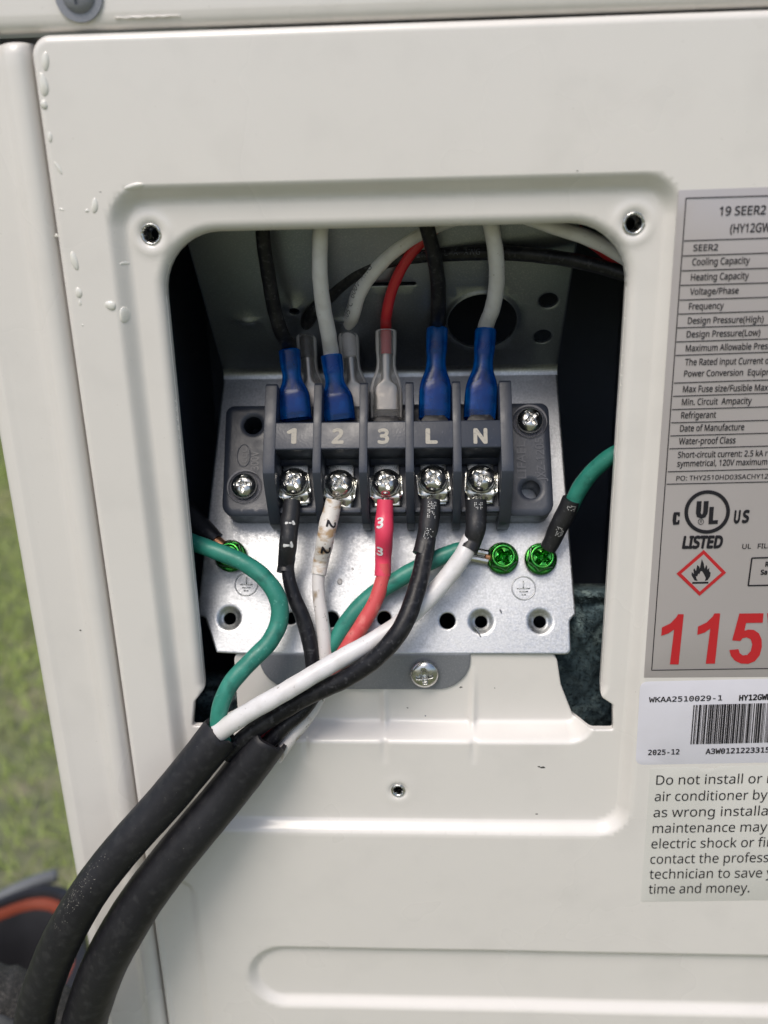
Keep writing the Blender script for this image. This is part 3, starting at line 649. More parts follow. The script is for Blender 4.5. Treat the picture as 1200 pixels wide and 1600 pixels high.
# black blocks for the female terminals' mouths, the shade inside put in as colour
for i in (2, 3, 4):
    x = L(*((604, 648), (679, 648), (751, 648))[i - 2], 18.5)[0]; pl = [(x - 3.7, 60), (x + 3.7, 60), (x + 3.7, 62.9), (x + 2.7, 64.2), (x - 2.7, 64.2), (x - 3.7, 62.9)]
    v, f = prism(pl, 16.0, 18.4, lambda a, b, c: P(a, b, c), .12); MTB = mesh_obj('terminal_mouth', v, f, 'w_black', TB, sharp=35)
    mesh_obj('mouth_rim', *Tube([(*P(a, b, 18.4), .00016) for a, b in (pl[1], pl[2], pl[2], pl[3], pl[3], pl[4], pl[4], pl[5], pl[5], pl[0])], world=True).mesh(6), 'nickel', MTB)
# moulded writing on the ears, raised in the same plastic
def moulded(name, s, p0, p1, hgt, rotate=True):
    V2, F2 = glyphs(s, .012); x0, x1 = V2[:, 0].min(), V2[:, 0].max(); a = np.array(L(*p0, 10)); b = np.array(L(*p1, 10)); e = b - a; w = np.linalg.norm(e); e /= w; n_ = np.array([-e[1], e[0]])
    k = w / (x1 - x0); hh = hgt / CAPH; mbm = MB(); top = []
    for x, y, q_ in V2: q = a + e * (x - x0) * k + n_ * y * hh; top.append(P(q[0], q[1], 10.16 + q_ * .003))
    mbm.add(top, F2); return mbm.build(name, 'moulded', TB, smooth=False)
MT['moulded'] = mat('moulded_lettering', (.062, .068, .088), .35)
moulded('moulded_text', 'JXZ-1205', (853, 752), (848, 684), 2.3); moulded('moulded_text', 'LIFAEL', (822, 748), (820, 690), 2.4)
moulded('moulded_text', '300V', (404, 735), (404, 705), 2.2)
x, u = L(381, 712, 10); ring = [(*P(x + 1.9 * math.cos(t), u + 3.3 * math.sin(t), 10.0), .00016) for t in np.linspace(0, 2 * math.pi, 40)]
mesh_obj('moulded_oval', *Tube(ring, world=True).mesh(6, False), 'moulded', TB); moulded('moulded_text', 'cqc', (386, 723), (386, 701), 1.9)

# ================================================================== UPPER WIRES with insulated spade connectors
def lobe(path, prof, m_, name, parent, n=36):
    """flattened tapering sleeve: path of two points and profile rows (t, half width mm, half depth mm)"""
    a, b = path; ax = b - a; l = np.linalg.norm(ax); ax = ax / l; w = X3 - ax * (X3 @ ax); w /= np.linalg.norm(w); dpt = np.cross(w, ax)
    rows = spline([(t, hw, hd) for t, hw, hd in prof], .02); v = []; f = []
    for t, hw, hd in rows:
        c = a + ax * l * t; e = 2 + 1.6 * np.clip((hw - hd) / hd, 0, 1)
        for k in range(n):
            q = 2 * math.pi * k / n; cc, ss = math.cos(q), math.sin(q)
            v.append(c + (w * hw * math.copysign(abs(cc) ** (2 / e), cc) + dpt * hd * math.copysign(abs(ss) ** (2 / e), ss)) * .001)
    m2 = len(rows); f = [[i * n + k, i * n + (k + 1) % n, (i + 1) * n + (k + 1) % n, (i + 1) * n + k] for i in range(m2 - 1) for k in range(n)]
    return mesh_obj(name, v, f, m_, parent)
def spade(parent, bot, top, h0, h1, m_, wire_m, ww):
    A, B = PL(*bot, h0), PL(*top, h1); s = m_
    o = lobe((A, B), [(0, 4.5, 2.7), (.12, 4.6, 2.8), (.32, 4.55, 2.8), (.42, 4.1, 2.6), (.54, 3.05, 2.45), (.62, 2.75, 2.4), (.70, 2.75, 2.4), (.78, 2.95, 2.65), (.98, 3.05, 2.8), (1.0, 3.0, 2.75)], m_, 'spade_connector', parent)
    lobe((A, B), [(.10, 3.6, 1.1), (.22, 3.6, 1.1), (.36, 3.3, 1.1), (.42, 1.9, 1.3), (.48, 1.5, 1.4), (.62, 1.7, 1.6), (.72, 1.75, 1.7), (.73, 1.4, 1.4), (.74, .1, .1)], 'terminal_metal', 'metal_terminal', o)
    # short length of the wire's end inside the sleeve
    ax = (B - A); r = mm(ww, B) / 2
    mesh_obj('wire_end', *Tube([(*(A + ax * .70), r * .98), (*(A + ax * .85), r), (*(A + ax * 1.01), r)], world=True).mesh(18), wire_m, o)
    return A, B, ax / np.linalg.norm(ax)
def upper(name, label, m_, w, pts, conn=None, group=None, cat='wire'):
    """pts: (px, py, Y mm); conn = (bottom px, top px, h0, h1, material)"""
    q = [(*at(a, b, Y), mm(w, at(a, b, Y)) / 2) for a, b, Y in pts]
    base_ = PL(*conn[0], conn[2]) if conn else np.array(q[0][:3]); t = thing(name, base_, label, cat, group)
    if conn:
        A, B, ax = spade(t, *conn, m_, w); r = mm(w, B) / 2; q = [(*(B - ax * .002), r), (*(B + ax * .0015), r)] + q
    tb_ = Tube(q, world=True); tb_.build('insulation', m_, t, 22); return t, tb_
G1 = 'wires running up behind the opening'
upper('black_wire', 'black wire in a blue spade connector pushed on behind the number 1', 'w_black', 23, [(440, 520, 32), (428, 480, 28), (418, 420, 22), (412, 380, 19), (410, 340, 17), (410, 290, 15)], ((463, 655), (452, 548), 15, 18.5, 'blue'), G1)
upper('white_wire', 'white wire in a blue spade connector pushed on behind the number 2', 'w_white', 24.5, [(513, 520, 31), (505, 480, 26), (500, 430, 21), (500, 380, 17), (502, 340, 15), (504, 290, 14)], ((531, 657), (518, 556), 15, 19, 'blue'), G1)
upper('red_wire', 'red wire in a clear spade connector pushed on behind the number 3', 'w_red', 17, [(604, 492, 36), (612, 455, 33), (630, 415, 30), (655, 382, 28), (690, 350, 26), (740, 310, 24)], ((604, 654), (603, 518), 14, 18, 'clear'), G1)
upper('black_wire', 'black wire in a blue spade connector pushed on behind the letter L', 'w_black', 24, [(685, 485, 33), (684, 440, 27), (678, 400, 22), (669, 362, 18), (655, 320, 16), (640, 280, 15)], ((679, 655), (683, 514), 15, 18.5, 'blue'), G1)
upper('white_wire', 'white wire in a blue spade connector pushed on behind the letter N', 'w_white', 25, [(770, 480, 33), (776, 440, 27), (775, 400, 22), (769, 362, 18), (760, 320, 16), (752, 280, 15)], ((749, 655), (759, 516), 15, 18.5, 'blue'), G1)
def wprint(t, tb_, s, l0, h, m_='grayink', phi=0., sp=.9):
    V2, F2 = glyphs(s); k = h / CAPH; v = tb_.wrap([(x * k * sp, (y - CAPH / 2) * k) for x, y, q_ in V2], l0, phi); mesh_obj('printed_text', v, F2, m_, t, smooth=False)
t, tb_ = upper('black_wire', 'black printed wire arching across the back of the opening behind the others', 'w_black', 23,
               [(486, 492, 40), (520, 456, 37.5), (560, 425, 34), (615, 405, 31.5), (680, 398, 29.5), (760, 395, 28), (830, 398, 27), (900, 408, 25), (975, 428, 21), (1040, 455, 18)], ((487, 655), (478, 520), 8.2, 12.2, 'clear'), G1)
wprint(t, tb_, 'AWG', .016, .0016, 'moulded'); wprint(t, tb_, 'ETL   A   L   A   AWG', .050, .0015, 'moulded', .1)
t, tb_ = upper('white_wire', 'white printed wire bending right from the clear connector behind number 2', 'w_white', 24,
               [(551, 490, 39.5), (562, 455, 36), (585, 422, 32.5), (620, 388, 29), (660, 362, 26.5), (700, 345, 25), (760, 325, 24)], ((555, 655), (544, 519), 8.2, 12.5, 'clear'), G1)
wprint(t, tb_, 'ETL  105°C  600V  AWG', .0075, .0017, 'grayink', -.55)
upper('white_wire', 'white wire crossing the top right corner of the opening', 'w_white', 24, [(800, 330, 16), (860, 352, 17), (920, 372, 17), (965, 395, 17), (1010, 425, 17)], None, G1)
upper('red_wire', 'short piece of red wire showing under the white one at the top right corner', 'w_red', 20, [(900, 360, 26), (935, 385, 25), (970, 415, 24), (1010, 450, 23)], None, G1)

# ================================================================== CABLES AND THEIR CONDUCTORS
def conductor(parent, m_, pts, label=None, n=24, name='conductor', world=None):
    tb_ = Tube(world if world is not None else pts, world=world is not None); o = tb_.build(name, m_, parent, n); 
    if label: o['label'] = label
    return o, tb_
def bp(px_, py_, h): return PL(px_, py_, h)[1] * 1e3       # depth Y of a pixel h mm above the bracket plate
def lug(o, i, end):                                  # ring lug: palm under the screw and a barrel leading to the sleeve
    x = TC[i]; a = P(x, 43.6, 12.9); mbl = MB()
    mbl.add(*lathe([(1.9, 12.3), (3.4, 12.3), (3.5, 12.6), (3.4, 12.9), (1.9, 12.9)], lambda p, q, h: P(x + p, 46.5 + q, h), 28))
    b = at(*end); mid = a * .5 + b * .5
    a = P(x, 43.0, 11.9); mbl.add(*Tube([(*(mid * .6 + b * .4), .0013), (*b, .0018), (*(b * 1.3 - mid * .3), .0018)], world=True).mesh(18)); mbl.build('ring_lug', 'nickel', o, sharp=50)
y0 = bp(600, 785, 13.2)
def cable(name, label, pts, m_='jacket'):
    q = [(*at(a, b, Y), mm(w, at(a, b, Y)) / 2) for a, b, Y, w in pts]; t = thing(name, q[0][:3], label, 'cable', 'black outdoor cables')
    tb_ = Tube(q, world=True, step=.001); v, f = tb_.mesh(48, False, .0025); n = 48
    v = v.copy(); jag = RNG.uniform(-.0007, .0009, n); jag = (jag + np.roll(jag, 1) + np.roll(jag, 2)) / 2
    for k in range(n): v[k] += tb_.t[0] * jag[k]; v[k] += (tb_.p[0] - v[k]) * .05
    mbj = MB(); mbj.add(v, f)
    # inner wall and a recessed filler closing the end
    inn = []; 
    for (s, k) in ((0, .80), (5, .78)):
        for j in range(n): inn.append(tb_.p[s] + (v[s * n + j] - tb_.p[s]) * k)
    mbj.add(np.vstack([v[:n], inn[:n], inn[n:]]), [[r * n + j, r * n + (j + 1) % n, (r + 1) * n + (j + 1) % n, (r + 1) * n + j] for r in range(2) for j in range(n)] + [[2 * n + j for j in range(n)]])
    mbj.build('jacket', m_, t, sharp=60)
    global LASTT; LASTT = tb_; return t
C1 = cable('power_cable', 'left of two thick black cables, green and white wires leaving its cut end', [(347, 1143, -7.5, 64), (316, 1182, -9.5, 62), (265, 1244, -12, 61), (212, 1303, -15, 60), (172, 1350, -17, 60), (139, 1395, -19, 60), (102, 1458, -20, 62), (75, 1520, -20, 62), (57, 1580, -20, 62), (45, 1660, -20, 62), (38, 1750, -18, 62)])
def specks(t, tb_c, l0, l1, p0, p1, k, seed):
    rg = np.random.default_rng(seed); mbd = MB()
    for _i in range(k):
        l = rg.uniform(l0, l1) if rg.random() < .4 else np.clip(rg.normal((l0 + l1) / 2, (l1 - l0) / 6), l0, l1); y = rg.uniform(p0, p1) if rg.random() < .4 else rg.normal((p0 + p1) / 2, (p1 - p0) / 5); sz = rg.uniform(.00005, .00016); a = rg.uniform(0, 6.28)
        q = [(sz * 1.8 * math.cos(a), sz * 1.8 * math.sin(a)), (-sz * math.sin(a) * .5, sz * math.cos(a) * .5), (-sz * 1.5 * math.cos(a), -sz * 1.5 * math.sin(a)), (sz * math.sin(a) * .5, -sz * math.cos(a) * .5)]
        mbd.add(tb_c.wrap([(x_, y_) for x_, y_ in q], l, -y / .0055, lift=.00004), [[0, 1, 2, 3]])
    tag(mbd.build('dust_specks', 'dust', t, smooth=False), kind='stuff')
MT['dust'] = mat('pale_dust', (.30, .28, .25), .8)
specks(C1, LASTT, .045, .072, -.006, .0, 150, 5); specks(C1, LASTT, .01, .05, .004, .0085, 60, 6)
C2 = cable('power_cable', 'right of two thick black cables, feeding the wires with numbered sleeves', [(423, 1149, -4.5, 64), (396, 1186, -6, 65), (356, 1238, -8, 65), (311, 1292, -11, 66), (270, 1342, -13, 67), (231, 1393, -15, 68), (196, 1447, -17, 70), (165, 1504, -18, 70), (144, 1558, -18, 70), (128, 1620, -18, 70), (112, 1750, -17, 70)])
# -- left cable: green, white (to N), black (to L)
conductor(C1, 'w_green', [(352, 1168, -8, 25), (341, 1135, -8, 25), (346, 1100, -7, 27), (362, 1066, -5, 28), (392, 1033, -2, 28), (421, 1003, 1, 28), (436, 970, 4, 28.5), (434, 935, 6, 28), (413, 903, 8, 27.5), (380, 879, 9.5, 27), (340, 862, 11, 27), (300, 847, 13.5, 26.5), (255, 832, 17, 26), (215, 815, 21, 25)], 'green wire curling up and out to the left')
oW, tW = conductor(C1, 'w_white', [(318, 1162, -9, 29), (345, 1142, -9.5, 30), (390, 1112, -9.5, 30), (450, 1078, -8.5, 29.5), (520, 1036, -5, 29), (590, 997, 0, 28), (645, 958, 4.5, 28.5), (690, 912, 9, 29), (722, 870, 11.5, 29), (738, 840, 14.2, 28)], 'white wire to terminal N, ending in a black shrink sleeve')
oB, tB = conductor(C1, 'w_black', [(352, 1180, -7, 26), (385, 1150, -6.5, 27), (430, 1118, -5.5, 28), (480, 1088, -5, 29), (540, 1060, -5.5, 29), (590, 1026, -5.5, 29.5), (628, 980, -3, 30), (650, 925, 2.5, 29), (662, 875, 9, 28), (668, 840, 13, 27)], 'black wire to terminal L, ending in a black shrink sleeve')
def sleeve(o, pts, m_): tb_ = Tube(pts); tb_.build('shrink_sleeve', m_, o, 28, True, .012); return tb_
def dots(o, tb_, l0, nrow, seed):                    # dot-matrix marks printed on a sleeve
    rg = np.random.default_rng(seed); mbd = MB()
    for r in range(nrow):
        for c_ in range(6):
            if rg.random() < .55:
                x = r * .00042; y = (c_ - 2.5) * .00042; k = .00010
                mbd.add(tb_.wrap([(x - k, y - k), (x + k, y - k), (x + k, y + k), (x - k, y + k)], l0, -.15), [[0, 1, 2, 3]])
    mbd.build('dot_print', 'whiteink', o, smooth=False)
tS = sleeve(oB, [(673, 781, y0 - 1.5, 31), (672, 800, y0 - 3, 32), (669, 825, y0 - 5, 32), (665, 842, 12.8, 29), (661, 862, 10.8, 31), (659, 868, 10.2, 31)], 's_black'); dots(oB, tS, .001, 11, 1); dots(oB, tS, .0082, 8, 2)
lug(oB, 3, (673, 786, y0 - 1.5))
tS = sleeve(oW, [(744, 781, y0 - 1.5, 34), (744, 803, y0 - 3, 33), (743, 826, y0 - 5, 32), (738, 845, 13.5, 29), (731, 860, 12, 30)], 's_black'); lug(oW, 4, (744, 786, y0 - 1.5)); dots(oW, tS, .001, 5, 3)
# -- right cable: 1 black, 2 white, 3 red, green to the ground screw
o1, t1 = conductor(C2, 'w_black', [(412, 1168, -4.5, 24), (446, 1134, -4, 24), (474, 1108, -2.2, 25), (492, 1078, .5, 25), (490, 1045, 3.5, 24), (485, 1010, 5.5, 24), (474, 968, 8, 24), (458, 928, 10.5, 22), (450, 893, 12.8, 20), (452, 870, 14, 20)], 'black wire to terminal 1 with a numbered black sleeve')
s1 = sleeve(o1, [(457, 781, y0 - 1.5, 26), (455, 802, y0 - 3, 28), (453, 815, y0 - 4, 30), (452, 827, y0 - 5, 28), (450, 850, y0 - 6.5, 28), (447, 880, 14.0, 26), (446, 894, 13.0, 27)], 's_black'); lug(o1, 0, (457, 786, y0 - 1.5))
o2, t2 = conductor(C2, 'w_dirty', [(432, 1185, -4, 20), (455, 1152, -2.5, 21), (482, 1118, 0, 21), (500, 1085, 2.5, 21), (508, 1050, 4, 22), (508, 1010, 6, 22), (503, 965, 8.5, 21), (498, 925, 11, 20), (498, 892, 13, 19), (502, 870, 14.5, 18)], 'dirty white wire to terminal 2 with a numbered white sleeve')
s2 = sleeve(o2, [(522, 781, y0 - 1.5, 25), (517, 803, y0 - 3, 27), (512, 822, y0 - 4.5, 29), (508, 845, y0 - 6, 27), (502, 875, 14.2, 25), (498, 898, 12.6, 23)], 's_white'); lug(o2, 1, (522, 788, y0 - 1.5))
o3, t3 = conductor(C2, 'w_coral', [(400, 1160, -2, 22), (436, 1112, 0, 22), (486, 1078, 3, 23), (522, 1040, 5, 24), (560, 985, 7.5, 25), (586, 940, 10, 24), (598, 903, 12.2, 22), (599, 880, 13.5, 20)], 'faded red wire to terminal 3 with a numbered pink-red sleeve')
s3 = sleeve(o3, [(602, 781, y0 - 1.5, 25), (601, 805, y0 - 3, 27), (600, 822, y0 - 4.5, 30), (600, 838, y0 - 5.5, 28), (599, 870, 14.5, 26), (598, 900, 12.6, 25)], 's_red'); lug(o3, 2, (602, 786, y0 - 1.5))
og, tg = conductor(C2, 'w_green', [(395, 1150, 0, 22), (440, 1100, 2, 22), (488, 1058, 5, 23), (518, 1012, 7, 25), (545, 968, 9.5, 27), (580, 932, 12, 28), (625, 903, 13.5, 28), (668, 880, 15, 27), (708, 862, 16.2, 25), (722, 857, 16.6, 22)], 'green wire crossing behind to the ground screw')
mbf = MB(); a, b = PL(712, 861, 2.5), PL(762, 871, 1.8); e = (b - a)
for dv in (-.0011, .0011):
    off_ = U3 * dv; mbf.add(*Tube([(*(a + off_), .0011), (*(a + e * .15 + off_), .0012), (*(a + e * .2 + off_), .00105), (*(b + off_), .0011)], world=True).mesh(14))
mbf.add(*Tube([(*(a + e * .12), .0021), (*(a + e * .28), .0021)], world=True).mesh(18)); mbf.build('crimp_ferrule', 'nickel', og, sharp=50)
mesh_obj('copper_end', *Tube([(*(b - e * .1), .0012), (*(b + e * .25), .0012)], world=True).mesh(14), 'copper', og)
def marks(o, tb_, s, locs, h, m_, phi=0., rot=False):
    V2, F2 = glyphs(s, .035); k = h / CAPH; cx = (V2[:, 0].min() + V2[:, 0].max()) / 2
    for l in locs:
        q = [(-(y - CAPH / 2) * k, (x - cx) * k, q_) for x, y, q_ in V2] if rot else [((x - cx) * k, (y - CAPH / 2) * k, q_) for x, y, q_ in V2]
        mesh_obj('printed_number', tb_.wrap(q, l, phi, lift=.00012), F2, m_, o, smooth=False)
marks(o1, s1, '1', (.0066, .0118), .0026, 'whiteink', -.2); marks(o2, s2, '2', (.0070, .0132), .0026, 'ink', -.45); marks(o3, s3, '3', (.0068, .0136), .0026, 'whiteink', .4, True)
# -- separate ground wires
t = thing('ground_wire', PL(845, 872, 2), 'green wire entering from the right in a black sleeve to the far right green screw', 'wire')
tb_ = Tube([(1010, 690, 12, 25), (985, 698, 13, 25), (955, 712, 14.5, 25.5), (925, 738, 16.5, 26), (905, 765, 18, 26), (890, 795, 19, 25), (880, 815, 19, 24)]); tb_.build('insulation', 'w_green', t)
tb_ = Tube([(893, 780, 18.2, 29), (884, 802, 18.6, 30), (875, 818, 19, 30), (864, 842, 19.6, 27), (857, 856, 20, 26)]); tb_.build('shrink_sleeve', 's_black', t, 26, True, .012); dots(t, tb_, .001, 4, 5); dots(t, tb_, .008, 7, 6)
v, f = lathe([(2.2, .3), (4.3, .3), (4.4, .7), (4.3, 1.1), (2.2, 1.1)], frame_of(PL(845, 873, 0), N3), 32); mesh_obj('ring_lug', v, f, 'nickel', t)
t = thing('ground_wire', PL(360, 866, 2), 'black-sleeved wire coming in from the left to the partly hidden green screw', 'wire')
tb_ = Tube([(245, 740, 40, 34), (272, 780, 36, 36), (300, 812, 31, 38), (325, 835, 27, 34), (338, 846, 25.5, 28)]); tb_.build('shrink_sleeve', 's_black', t, 26, True, .012)
mesh_obj('copper_end', *Tube([(332, 842, 25.8, 20), (350, 856, 24.4, 21), (360, 864, 24, 20)]).mesh(16), 'copper', t)
v, f = lathe([(2.2, .3), (4.6, .3), (4.7, .8), (4.6, 1.2), (2.2, 1.2)], frame_of(PL(361, 869, 0), N3), 32); mesh_obj('ring_lug', v, f, 'nickel', t)

# ================================================================== STICKERS
def sticker(name, label, corners, m_, rad, Y=-.06, ext=None):
    q = [at(a, b, Y) for a, b in corners]; t = thing(name, q[0], label, 'label')
    # corner order: top left, bottom left, then carried on to the real right-hand edge past the picture
    pl = np.array([p[[0, 2]] * 1e3 for p in q]); e = (pl[3] - pl[0]); e /= np.linalg.norm(e); w = ext
    pl = np.array([pl[0], pl[1], pl[1] + e * w, pl[0] + e * w]); pl = rpoly(pl, rad, 6)
    hplate('label_film', pl, [], lambda x, y, n: np.array([x, Y + .03 - n, y]) * .001, .12, m_, t, None, 30., (), edge=.05, back=False); return t
def c7(x, y): return 980 + x / 3.478, 280 + y / 3.478
def c8(x, y): return 980 + x / 4.705, 720 + y / 4.705
def c9(x, y): return 980 + x / 4.209, 1040 + y / 4.209
def pline(mbx, a, b, w, Y=-.16, mi=0, extend=0.):    # printed rule between two pixels, w in mm
    p, q = at(*a, Y), at(*b, Y); e = q - p; e /= np.linalg.norm(e); q = q + e * extend * .001; n_ = np.array([-e[2], 0, e[0]]) * w * .0005; mbx.add([p + n_, q + n_, q - n_, p - n_], [[0, 1, 2, 3]], mi)
def ppoly(mbx, pts, cc, Y=-.17, mi=0):
    V2 = [Vector((a, -b)) for a, b in pts]; n = len(pts); vo, _, fo, *_r = delaunay_2d_cdt(V2, [(i, (i + 1) % n) for i in range(n)], [list(range(n))], 1, 1e-6)
    mbx.add([at(*cc(p.x, -p.y), Y) for p in vo], [list(f_) for f_ in fo], mi)
RL = sticker('rating_label', 'silver rating label with a black ruled table, safety marks and a big red 115', [(1060, 297), c8(122, 1597), c8(1035, 1580), (1200, 292)], 'silver', .4, ext=78)
mb = MB()
for s, a, b, cp, pf in [('19 SEER2', (500, 197), (753, 190), 47, None), ('(HY12GW', (558, 292), (728, 286), 47, '(HY12G'), ('SEER2', (358, 390), (493, 387), 34, None), ('Cooling Capacity', (352, 468), (665, 458), 36, None),
        ('Heating Capacity', (345, 551), (660, 541), 36, None), ('Voltage/Phase', (340, 628), (605, 621), 34, None), ('Frequency', (334, 708), (524, 703), 34, None), ('Design Pressure(High)', (328, 786), (740, 777), 34, None),
        ('Design Pressure(Low)', (322, 860), (722, 850), 34, None), ('Maximum Allowable Pressure', (317, 936), (762, 923), 34, 'Maximum Allowable Pres'), ('The Rated input Current of', (313, 1011), (738, 1003), 34, 'The Rated input Current'),
        ('Power Conversion  Equipment', (308, 1073), (752, 1064), 33, 'Power Conversion  Equip'), ('Max Fuse size/Fusible Max', (302, 1158), (764, 1148), 34, None), ('Min. Circuit  Ampacity', (296, 1228), (675, 1220), 34, None),
        ('Refrigerant', (292, 1300), (482, 1296), 34, None), ('Date of Manufacture', (286, 1371), (635, 1363), 34, None), ('Water-proof Class', (280, 1441), (588, 1435), 34, None),
        ('Short-circuit current: 2.5 kA r', (275, 1514), (738, 1505), 32, 'Short-circuit current: 2.5 kA'), ('symmetrical, 120V maximum', (271, 1562), (760, 1551), 32, None)]:
    ptext(mb, s, c7(*a), c7(*b), cp / 3.478, prefix=pf, bold=.013)
ptext(mb, 'PO: THY2510HD03SACHY12', c8(360, 146), c8(1035, 130), 34 / 4.705, bold=.006)
ptext(mb, 'UL   FILE', c8(845, 647), c8(1030, 642), 34 / 4.705, prefix='UL   FIL', bold=.01)
for s, a, b, cp in (('R', (1015, 777), (1040, 776), 33), ('Sa', (980, 836), (1030, 834), 33)): ptext(mb, s, c8(*a), c8(*b), cp / 4.705, bold=.035)
mb.build('printed_text', 'ink', RL, smooth=False)
mb = MB()
for a, b in [((320, 103), (765, 90)), ((308, 335), (765, 320)), ((302, 417), (765, 401)), ((296, 498), (765, 483)), ((290, 577), (765, 563)), ((285, 657), (765, 641)), ((279, 733), (765, 717)), ((273, 808), (765, 793)), ((268, 884), (765, 868)), ((262, 958), (765, 940)), ((255, 1108), (765, 1091)), ((249, 1180), (765, 1163)), ((244, 1252), (765, 1237)), ((239, 1324), (765, 1310)), ((234, 1395), (765, 1380)), ((229, 1465), (765, 1450)), ((220, 1590), (765, 1575))]:
    pline(mb, c7(*a), c7(*b), .22, extend=50)
pline(mb, c8(290, 172), c8(1035, 155), .22, extend=50); pline(mb, c8(180, 1540), c8(1035, 1527), .22, extend=50)
pline(mb, c7(320, 103), c8(180, 1540), .22); 
for a, b, x in (((917, 715), (1035, 712), 20), ((890, 918), (1035, 915), 20), ((917, 715), (890, 918), 0)): pline(mb, c8(*a), c8(*b), .38, extend=x, Y=-.165)
mb.build('ruled_lines', 'ink', RL, smooth=False)
mb = MB()                                             # listing mark: heavy ring, letters and the words round it
n = 64; vo = []
for k in range(n):
    t = 2 * math.pi * k / n
    for rr in (1, .835): vo.append(at(*c8(588 + 168 * rr * math.cos(t) - 6 * rr * math.sin(t), 376 + 160 * rr * math.sin(t)), -.17))
mb.add(vo, [[2 * k, 2 * k + 1, (2 * k + 3) % (2 * n), (2 * k + 2) % (2 * n)] for k in range(n)])
ppoly(mb, [(512, 297), (548, 297), (541, 385), (548, 396), (557, 385), (564, 297), (600, 295), (592, 385), (575, 415), (545, 425), (512, 412), (505, 385)], c8)
ppoly(mb, [(605, 340), (638, 338), (630, 438), (668, 436), (665, 464), (597, 466)], c8)
ppoly(mb, [(345, 378), (388, 377), (387, 408), (372, 408), (373, 398), (364, 398), (360, 450), (370, 450), (371, 436), (386, 436), (382, 468), (338, 472), (333, 440), (338, 395)], c8)
for s, a, b, cp in (('U', (782, 455), (832, 452), 84), ('S', (842, 452), (897, 449), 82), ('LISTED', (402, 641), (700, 637), 82), ('R', (534, 458), (549, 457), 20)): ptext(mb, s, c8(*a), c8(*b), cp / 4.705, bold=.05 if s != 'R' else 0, shear=.1)
vo = []
for k in range(24):
    t = 2 * math.pi * k / 24
    for rr in (22, 18): vo.append(at(*c8(542 + rr * math.cos(t), 448 + rr * math.sin(t)), -.17))
mb.add(vo, [[2 * k, 2 * k + 1, (2 * k + 3) % 48, (2 * k + 2) % 48] for k in range(24)])
mb.build('listing_mark', 'ink', RL, smooth=False)
mb = MB()
ppoly(mb, [(563, 655), (728, 822), (532, 993), (362, 830)], c8, -.15, 1); ppoly(mb, [(562, 688), (693, 822), (534, 962), (398, 830)], c8, -.165, 0)
ppoly(mb, [(495, 880), (472, 840), (475, 818), (490, 832), (486, 800), (496, 790), (505, 812), (515, 765), (530, 778), (534, 792), (548, 722), (562, 752), (570, 795), (580, 765), (588, 775), (590, 800), (604, 785), (603, 812), (614, 822), (610, 850), (592, 878), (570, 884), (577, 862), (565, 835), (550, 812), (540, 812), (530, 835), (524, 828), (515, 850), (505, 848), (510, 868), (520, 884)], c8, -.18, 2)
pline(mb, c8(478, 898), c8(597, 896), .55, Y=-.18, mi=2)
o = mb.build('flame_pictogram', ['silver', 'redink', 'ink'], RL, smooth=False)
mb = MB()
ppoly(mb, [(250, 1287), (255, 1226), (318, 1195), (360, 1152), (375, 1128), (416, 1128), (378, 1497), (314, 1497), (345, 1240), (305, 1268)], c8)
ppoly(mb, [(515, 1280), (521, 1219), (585, 1188), (628, 1146), (642, 1122), (684, 1122), (645, 1491), (578, 1492), (611, 1233), (570, 1262)], c8)
ppoly(mb, [(825, 1123), (1003, 1121), (996, 1190), (874, 1192), (862, 1250), (890, 1241), (930, 1243), (968, 1268), (988, 1312), (990, 1370), (974, 1430), (938, 1474), (890, 1493), (835, 1490), (790, 1468), (762, 1432), (752, 1392), (818, 1385), (828, 1415), (852, 1432), (882, 1427), (908, 1400), (920, 1350), (908, 1312), (878, 1298), (848, 1305), (832, 1325), (772, 1320)], c8)
ppoly(mb, [(1030, 1121), (1095, 1120), (1105, 1370), (1190, 1118), (1262, 1116), (1130, 1490), (1062, 1491)], c8)
mb.build('red_numerals', 'redink', RL, smooth=False)
FI = 1
BL = sticker('barcode_label', 'white paper label with rounded corners and a black barcode below the rating label', [c9(86, 106), c9(55, 655), c9(926, 640), c9(926, 86)], 'paper', [2.2] * 4, ext=70)
mb = MB()
for s, a, b, cp, pf, bo in (('WKAA2510029-1', (142, 241), (625, 228), 36, None, .012), ('HY12GWD', (735, 230), (918, 223), 38, 'HY12GW', .03), ('2025-12', (137, 588), (343, 583), 36, None, .015), ('A3W0121223315', (515, 581), (935, 570), 36, None, .02)):
    ptext(mb, s, c9(*a), c9(*b), cp / 4.209, prefix=pf, bold=bo)
mb.build('printed_text', 'ink', BL, smooth=False)
mb = MB(); x = 437.; random.seed(11)
while x < 1090:
    w = random.choice((3.2, 3.2, 5, 7, 11, 14)); 
    a, b = c9(x, 259 - (x - 437) * .026), c9(x + w, 259 - (x - 437) * .026); c_, d = c9(x + w - 21, 518 - (x - 437) * .024), c9(x - 21, 518 - (x - 437) * .024)
    mb.add([at(*p, -.17) for p in (a, b, c_, d)], [[0, 1, 2, 3]]); x += w + random.choice((3, 3.5, 5, 8))
mb.build('barcode', 'ink', BL, smooth=False)
FI = 0
WL = sticker('warning_label', 'pale translucent warning sticker with eight lines of black text below the barcode label', [c9(151, 672), c9(88, 1556), c9(926, 1540), c9(926, 655)], 'film', .8, ext=75)
mb = MB()
